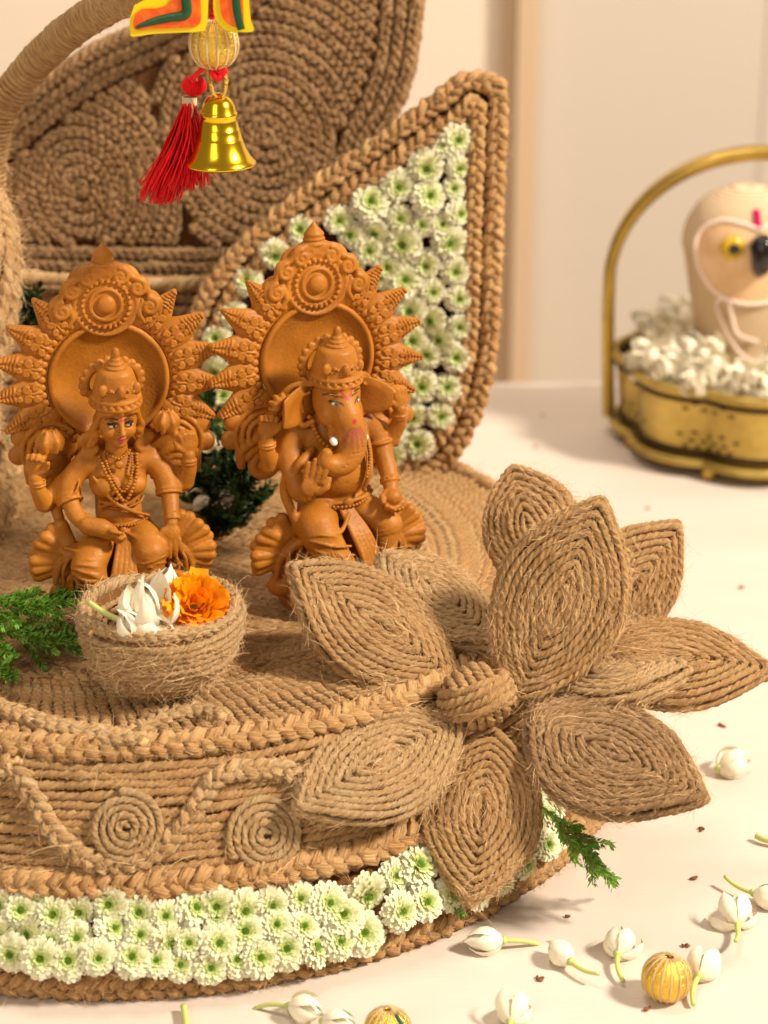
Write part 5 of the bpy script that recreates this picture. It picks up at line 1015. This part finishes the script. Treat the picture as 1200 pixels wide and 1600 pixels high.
for z, r_, t_, mt in ((5.02, RB+.12, .26, 'antique_brass'), (4.45, RB+.0, .13, 'dark_metal'), (1.45, RB-.28, .16, 'dark_metal'), (.92, RB+.05, .28, 'antique_brass')):
    mb = MB(); tube(mb, ringp(r_, z), t_, 8, True, up=(0, 0, 1)); mb.build('rim' if mt != 'dark_metal' else 'dark_band', mt, bk)
mb = MB(); P = ringp(RB-.2, .9); mb.add(np.vstack([P, [[0, 0, .9]]]), None, [[i, (i+1) % n, n] for i in range(n)]); mb.build('bottom', 'antique_brass', bk)
for a in (R(-110), R(-70), R(-160), R(-20), R(90), R(180)):
    mb = MB(); lathe(mb, [(0, 0), (.35, .02), (.5, .3), (.42, .6), (.5, .85), (0, .9)], 14, c=((RB-.35)*math.cos(a), (RB-.35)*math.sin(a), 0)); mb.build('foot', 'brass', bk)
hw = 8.15; P = [(-hw, 0, 1.2), (-hw-.12, 0, 3.5), (-hw-.25, 0, 7), (-hw-.25, 0, 9.5)]; Pz = [(-hw-.25+ (hw+.25)*(1-math.cos(t)), 0, 9.2+7.3*math.sin(t)) for t in np.linspace(0, PI, 24)][1:]; P = P+Pz+[(hw+.25, 0, 7), (hw+.12, 0, 3.5), (hw, 0, 1.2)]
mb = MB(); S = resample(spline(P, 6), .3); T_ = np.gradient(S, axis=0); T_ /= np.linalg.norm(T_, axis=1, keepdims=True); Bn = np.array([0, 1., 0]); Nn = np.cross(T_, Bn)
sec = [(-.5, -.2), (-.4, .12), (0, .0), (.4, .12), (.5, -.2), (.4, -.4), (-.4, -.4)]; V = np.stack([S+Bn*a*1.35-Nn*b*1.25 for a, b in sec], 1).reshape(-1, 3); m = len(sec); i = np.arange(len(S)-1)[:, None]; j = np.arange(m)[None]
mb.add(V, np.stack([i*m+j, i*m+(j+1) % m, (i+1)*m+(j+1) % m, (i+1)*m+j], -1).reshape(-1, 4)); mb.build('handle', 'brass', bk); bk.rotation_euler = (0, 0, R(-8))
# flower bed
mb = MB(); V, Q = grid(-1, 1, 30, -1, 1, 30, lambda X, Y: 0*X); mb = MB(); lathe(mb, [(0, 4.6), (3, 4.5), (5.5, 4.2), (7, 3.7)], 40, c=BC); o = mb.build('flower_bed', 'jasmine_petal', bk, org=BC)
ow = np.array([BC[0]-1.25, BC[1]-.4, 4.75]); cnt_ = 0
for k_ in range(120):
    a = random.uniform(0, 2*PI); rr_ = 7.3*math.sqrt(random.uniform(.28, 1)); x, y = BC[0]+rr_*math.cos(a), BC[1]+rr_*math.sin(a)
    if x > 29: continue
    hgt = 4.85+.9*math.sin(PI*min(1, (7.6-rr_)/7.6))+random.uniform(-.2, .35); d = nrm([math.cos(a)*.8+random.uniform(-.8, .8), math.sin(a)*.8+random.uniform(-.9, .5), random.uniform(.2, 1.2)])
    jasmine((x, y, hgt), d, random.uniform(1.1, 1.5), 'white jasmine bud heaped '+('behind' if y > BC[1]+1.5 else 'left of' if x < BC[0]-3.5 else 'in front of')+' the owl in the brass basket', 'jasmine buds heaped in the brass basket '+('behind' if y > BC[1]+1.5 else 'left of' if x < BC[0]-3.5 else 'in front of')+' the owl', .32, False, 7)
# owl
owl = thing('owl_figure', 'beige cloth owl with yellow glass eyes and black beak sitting in the brass basket', 'owl figure', ow, (0, 0, R(4)))
prof = spline([(0, 0), (1.9, .05), (2.25, 1.2), (2.85, 3.6), (3.3, 6.2), (3.5, 7.0), (3.32, 8.1), (2.75, 9.1), (1.9, 9.75), (1.0, 10.1), (0, 10.2)], 5)
mb = MB(); lathe(mb, prof, 48, scal=lambda a: 1-.10*np.abs(np.sin(a))**2); mb.build('body', 'owl_cloth', owl)
def ob(x, z, off=.0):
    r_ = np.interp(z, prof[:, 1], prof[:, 0]); y = -math.sqrt(max(.05, r_*r_-x*x))*.9-off; return np.array([x, y, z])
cr = [(0, 8.5), (-.9, 8.8), (-1.9, 8.85), (-2.75, 8.3), (-3.1, 7.4), (-2.85, 6.0), (-2.1, 4.9), (-1.0, 4.4), (0, 4.3)]; full = cr+[(-x, z) for x, z in cr[-2:0:-1]]
S2 = spline(full+[full[0]], 6)[:-1]; mb = MB(); cen = np.array([0, 7.]); rings = [np.array([ob(*(cen+(q-cen)*s), .12) for q in S2]) for s in (1, .85, .65, .4, .02)]
m = len(S2); V = np.vstack(rings); i = np.arange(4)[:, None]; j = np.arange(m)[None]; mb.add(V, np.stack([i*m+j, i*m+(j+1) % m, (i+1)*m+(j+1) % m, (i+1)*m+j], -1).reshape(-1, 4)); mb.build('face_disc', 'owl_face', owl)
def pearls(pts, name, r_=.13):
    P = resample(np.array([ob(x, z, .2) for x, z in pts]), .21); mb = MB()
    for p in P: ball(mb, p, r_, 7, 5)
    mb.build(name, 'pearl', owl)
pearls(spline(full+[full[0]], 6), 'pearl_outline')
pearls(spline([(2.2, 2.4), (.8, .9), (0, .9), (-.9, 1.9), (-1.7, 3.5), (-1.9, 4.3), (-1.4, 4.5), (-1.1, 3.6), (-.7, 2.5), (.4, 2.0)], 6), 'pearl_string', .12)
for x in (-1.35, 1.45):
    p = ob(x, 7.5, .1); mb = MB(); ball(mb, p, (.72, .35, .68), 18, 12); e = mb.build('eye', 'owl_yellow', owl); mb = MB(); ball(mb, p+[.0, -.27, 0], (.34, .12, .34), 14, 8); mb.build('pupil', 'black_glossy', e)
mb = MB(); P = [ob(.1, 8.1, .1), ob(.1, 7.8, .5), ob(.1, 7.0, .65), ob(.1, 6.3, .4), ob(.1, 5.9, .15)]; tube(mb, spline(P, 5), np.interp(np.linspace(0, 1, 21), [0, .25, .6, 1], [.25, .72, .56, .14]), 14); mb.build('beak', 'black_glossy', owl)
mb = MB(); tube(mb, spline([ob(-.05, 9.4, .1), ob(-.05, 9.0, .15), ob(-.05, 8.6, .12)], 4), .2, 8, flat=.4); mb.build('tilak', 'magenta_powder', owl)

# ================================================================== hanging bell, tassel, bead and painted letter
HY = 80.0
def H(px, py, dy=0): return at_y(px, py, HY+dy)
top = H(337, -80); hang = thing('bell_pendant', 'hanging pendant of red thread and gold bead with a brass bell', 'pendant', H(334, 68))
HO = H(334, 68); s_ = 1/42.5   # cm per px here
mb = MB(); cb = H(334, 68); prof = spline([(.12, .88), (.42, .80), (.72, .52), (.84, .1), (.80, -.35), (.58, -.72), (.25, -.88), (.1, -.9)], 4); lathe(mb, prof*np.array([1.0, .96]), 96, c=cb, scal=lambda a: 1+.03*np.abs(np.sin(a*7))); mb.build('gold_ball', 'gold_foil', hang, org=HO)
for k_ in range(14):
    a = 2*PI*k_/14; m2 = MB(); tube(m2, np.stack([prof[:, 0]*1.02*math.cos(a)+cb[0], prof[:, 0]*1.02*math.sin(a)+cb[1], prof[:, 1]*.96+cb[2]], 1), .035, 6); m2.build('cord', 'cream_cord', hang, org=HO)
mb = MB(); rope(mb, spline([H(336, -78), H(336, -50), H(334, 0), H(334, 50)], 6), .13, .5, ds=.08); mb.build('red_thread', 'red_silk', hang, org=HO)
for pts, mt, r_ in (([(322, 104), (312, 112), (302, 122), (304, 128)], 'red_silk', .1), ([(326, 104), (318, 112), (308, 118), (307, 126)], 'gold_thread', .05), ([(330, 106), (330, 124)], 'gold_thread', .06), ([(324, 106), (326, 124)], 'gold_thread', .05), ([(340, 106), (346, 114), (350, 110), (345, 104)], 'red_silk', .14), ([(330, 108), (338, 122), (346, 118)], 'red_silk', .13)):
    mb = MB(); tube(mb, spline([H(*p, -.1) for p in pts], 5), r_, 7); mb.build('thread', mt, hang, org=HO)
bell = thing('brass_bell', 'small shiny golden bell with turned rings hanging from the pendant', 'bell', H(344, 255)); BOo = H(344, 255); tb_ = H(344, 158)
mb = MB(); a = np.linspace(0, 2*PI, 60, endpoint=False); lc = H(341, 130, -.1); P = lc+np.stack([.26*np.cos(a), .10*np.sin(a), .52*np.sin(a)], 1); rope(mb, P, .085, .5, True, .05); mb.build('loop', 'gold_thread', bell, org=BOo)
hgt = 2.52; pr = [(0, 1.0), (.10, 1.0), (.12, .965), (.3, .95), (.43, .89), (.50, .82), (.535, .745), (.55, .735), (.575, .73), (.575, .68), (.555, .672), (.575, .60), (.62, .50), (.635, .495), (.64, .485), (.70, .36), (.72, .355), (.725, .345), (.82, .22), (.95, .115), (1.03, .07), (1.20*.93, .03), (1.225*.93, .0), (1.18*.93, -.02), (1.0, .05), (.8, .2), (.55, .5), (.4, .8), (0, .88)]
pr = np.array(pr)*np.array([1.14, hgt]); mb = MB(); lathe(mb, pr, 72, c=BOo); mb.build('bell_body', 'bell_gold', bell, org=BOo)
mb = MB(); ball(mb, BOo+[0, 0, .12], .22); tube(mb, np.array([BOo+[0, 0, .2], BOo+[0, 0, 2.1]]), .04, 6); mb.build('clapper', 'bell_gold', bell, org=BOo)
for i in range(1): pass
ts = thing('red_tassel', 'red silk tassel with a wound red knob hanging left of the bell', 'tassel', H(303, 134, .6)); TO = H(303, 134, .6)
mb = MB(); ball(mb, TO, (.42, .40, .34), 24, 16)
mb.build('knob', 'red_silk', ts, org=TO); mb = MB()
for k_ in range(16):
    a = np.linspace(0, 2*PI, 26, endpoint=False); e = k_*PI/16; P = TO+np.stack([.425*np.cos(a)*math.cos(e), .41*np.cos(a)*math.sin(e), .35*np.sin(a)], 1); tube(mb, P, .028, 4, True)
mb.build('winding', 'red_silk', ts, org=TO)
mb = MB()
for k_ in range(6): a = np.linspace(0, 2*PI, 20, endpoint=False); P = H(296, 152+k_*2.2, .6)+np.stack([.24*np.cos(a), .24*np.sin(a), 0*a], 1); tube(mb, P, .035, 5, True)
tube(mb, spline([H(298, 156, .3), H(301, 170, .2), H(299, 184, .2)], 4), .03, 5); mb.build('collar', 'cream_cord', ts, org=TO)
mb = MB(); rg = np.random.default_rng(5); Nst = 620; axd = H(252, 300, .6)-H(292, 160, .6)
for i in range(Nst):
    u_, v_ = rg.normal(0, .40, 2); u_ = np.clip(u_, -1, 1); right = rg.random() < .36
    s0 = H(294+u_*8, 162, .6+v_*.25); m_ = H((283 if not right else 300)+u_*22, 222+rg.uniform(-4, 4), .6+v_*.8); e = H((252 if not right else 300)+u_*(34 if not right else 26), (305 if not right else 283)+rg.uniform(-16, 16)-abs(u_)*6, .6+v_*1.0)
    P = spline([s0, m_, e], 4); P = P+rg.normal(0, .015, P.shape); tube(mb, P, .024, 3, cap=False)
for (x, y) in ((334, 273), (330, 288), (326, 291), (338, 278)): tube(mb, spline([H(305, 200, .6), H(316, 250, .6), H(x, y, .5)], 5), .02, 3)
o = mb.build('strands', 'red_silk', ts, org=TO); o['kind'] = 'stuff'
# painted letter plate
lt = thing('painted_letter', 'yellow bordered orange wooden ornament with a dark green stroke at the top edge', 'ornament', H(290, 20, -.7)); LO = H(290, 20, -.7)
def flat_piece(name, pts, d0, d1, mat, parent, sp=6):
    S = spline([list(p) for p in pts]+[list(pts[0])], sp)[:-1]; mb = MB(); extrude(mb, S, 0, 1, lambda p, h: H(p[0], p[1], -.7-d0-(d1-d0)*h)); o = mb.build(name, mat, parent, org=LO, smooth=False); return o
flat_piece('plate', [(210, 8), (240, -8), (280, -30), (300, -60), (322, -60), (325, -20), (325, 20), (322, 42), (314, 49), (280, 51), (240, 53), (208, 57), (203, 50), (203, 30)], 0, .35, 'yellow_paint', lt)
flat_piece('inlay', [(211, 22), (222, 14), (248, 12), (265, 4), (272, -10), (290, -40), (304, -40), (312, -10), (314, 28), (308, 40), (290, 43), (240, 45), (214, 47), (208, 38)], .35, .40, 'orange_paint', lt)
flat_piece('plate', [(334, -60), (360, -66), (386, -60), (389, 0), (392, 30), (396, 48), (375, 50), (358, 49), (342, 38), (334, 18), (333, -20)], 0, .35, 'yellow_paint', lt)
flat_piece('inlay', [(344, -50), (360, -56), (376, -50), (379, 0), (380, 42), (366, 42), (352, 34), (344, 15), (343, -20)], .35, .40, 'orange_paint', lt)
for pts, ws in (([(213, 43), (225, 38), (245, 32), (268, 27), (284, 25), (291, 20), (291, 5), (287, -20), (284, -50)], [.05, .09, .13, .15, .16, .17, .17, .16, .15]), ([(368, -50), (369, 0), (372, 25), (377, 46)], [.14, .14, .14, .13])):
    S = spline([H(*p, -1.12) for p in pts], 6); mb = MB(); tube(mb, S, np.interp(np.linspace(0, 1, len(S)), np.linspace(0, 1, len(ws)), ws), 8, flat=.35, up=(0, -1, 0)); mb.build('stroke', 'green_paint', lt, org=LO)
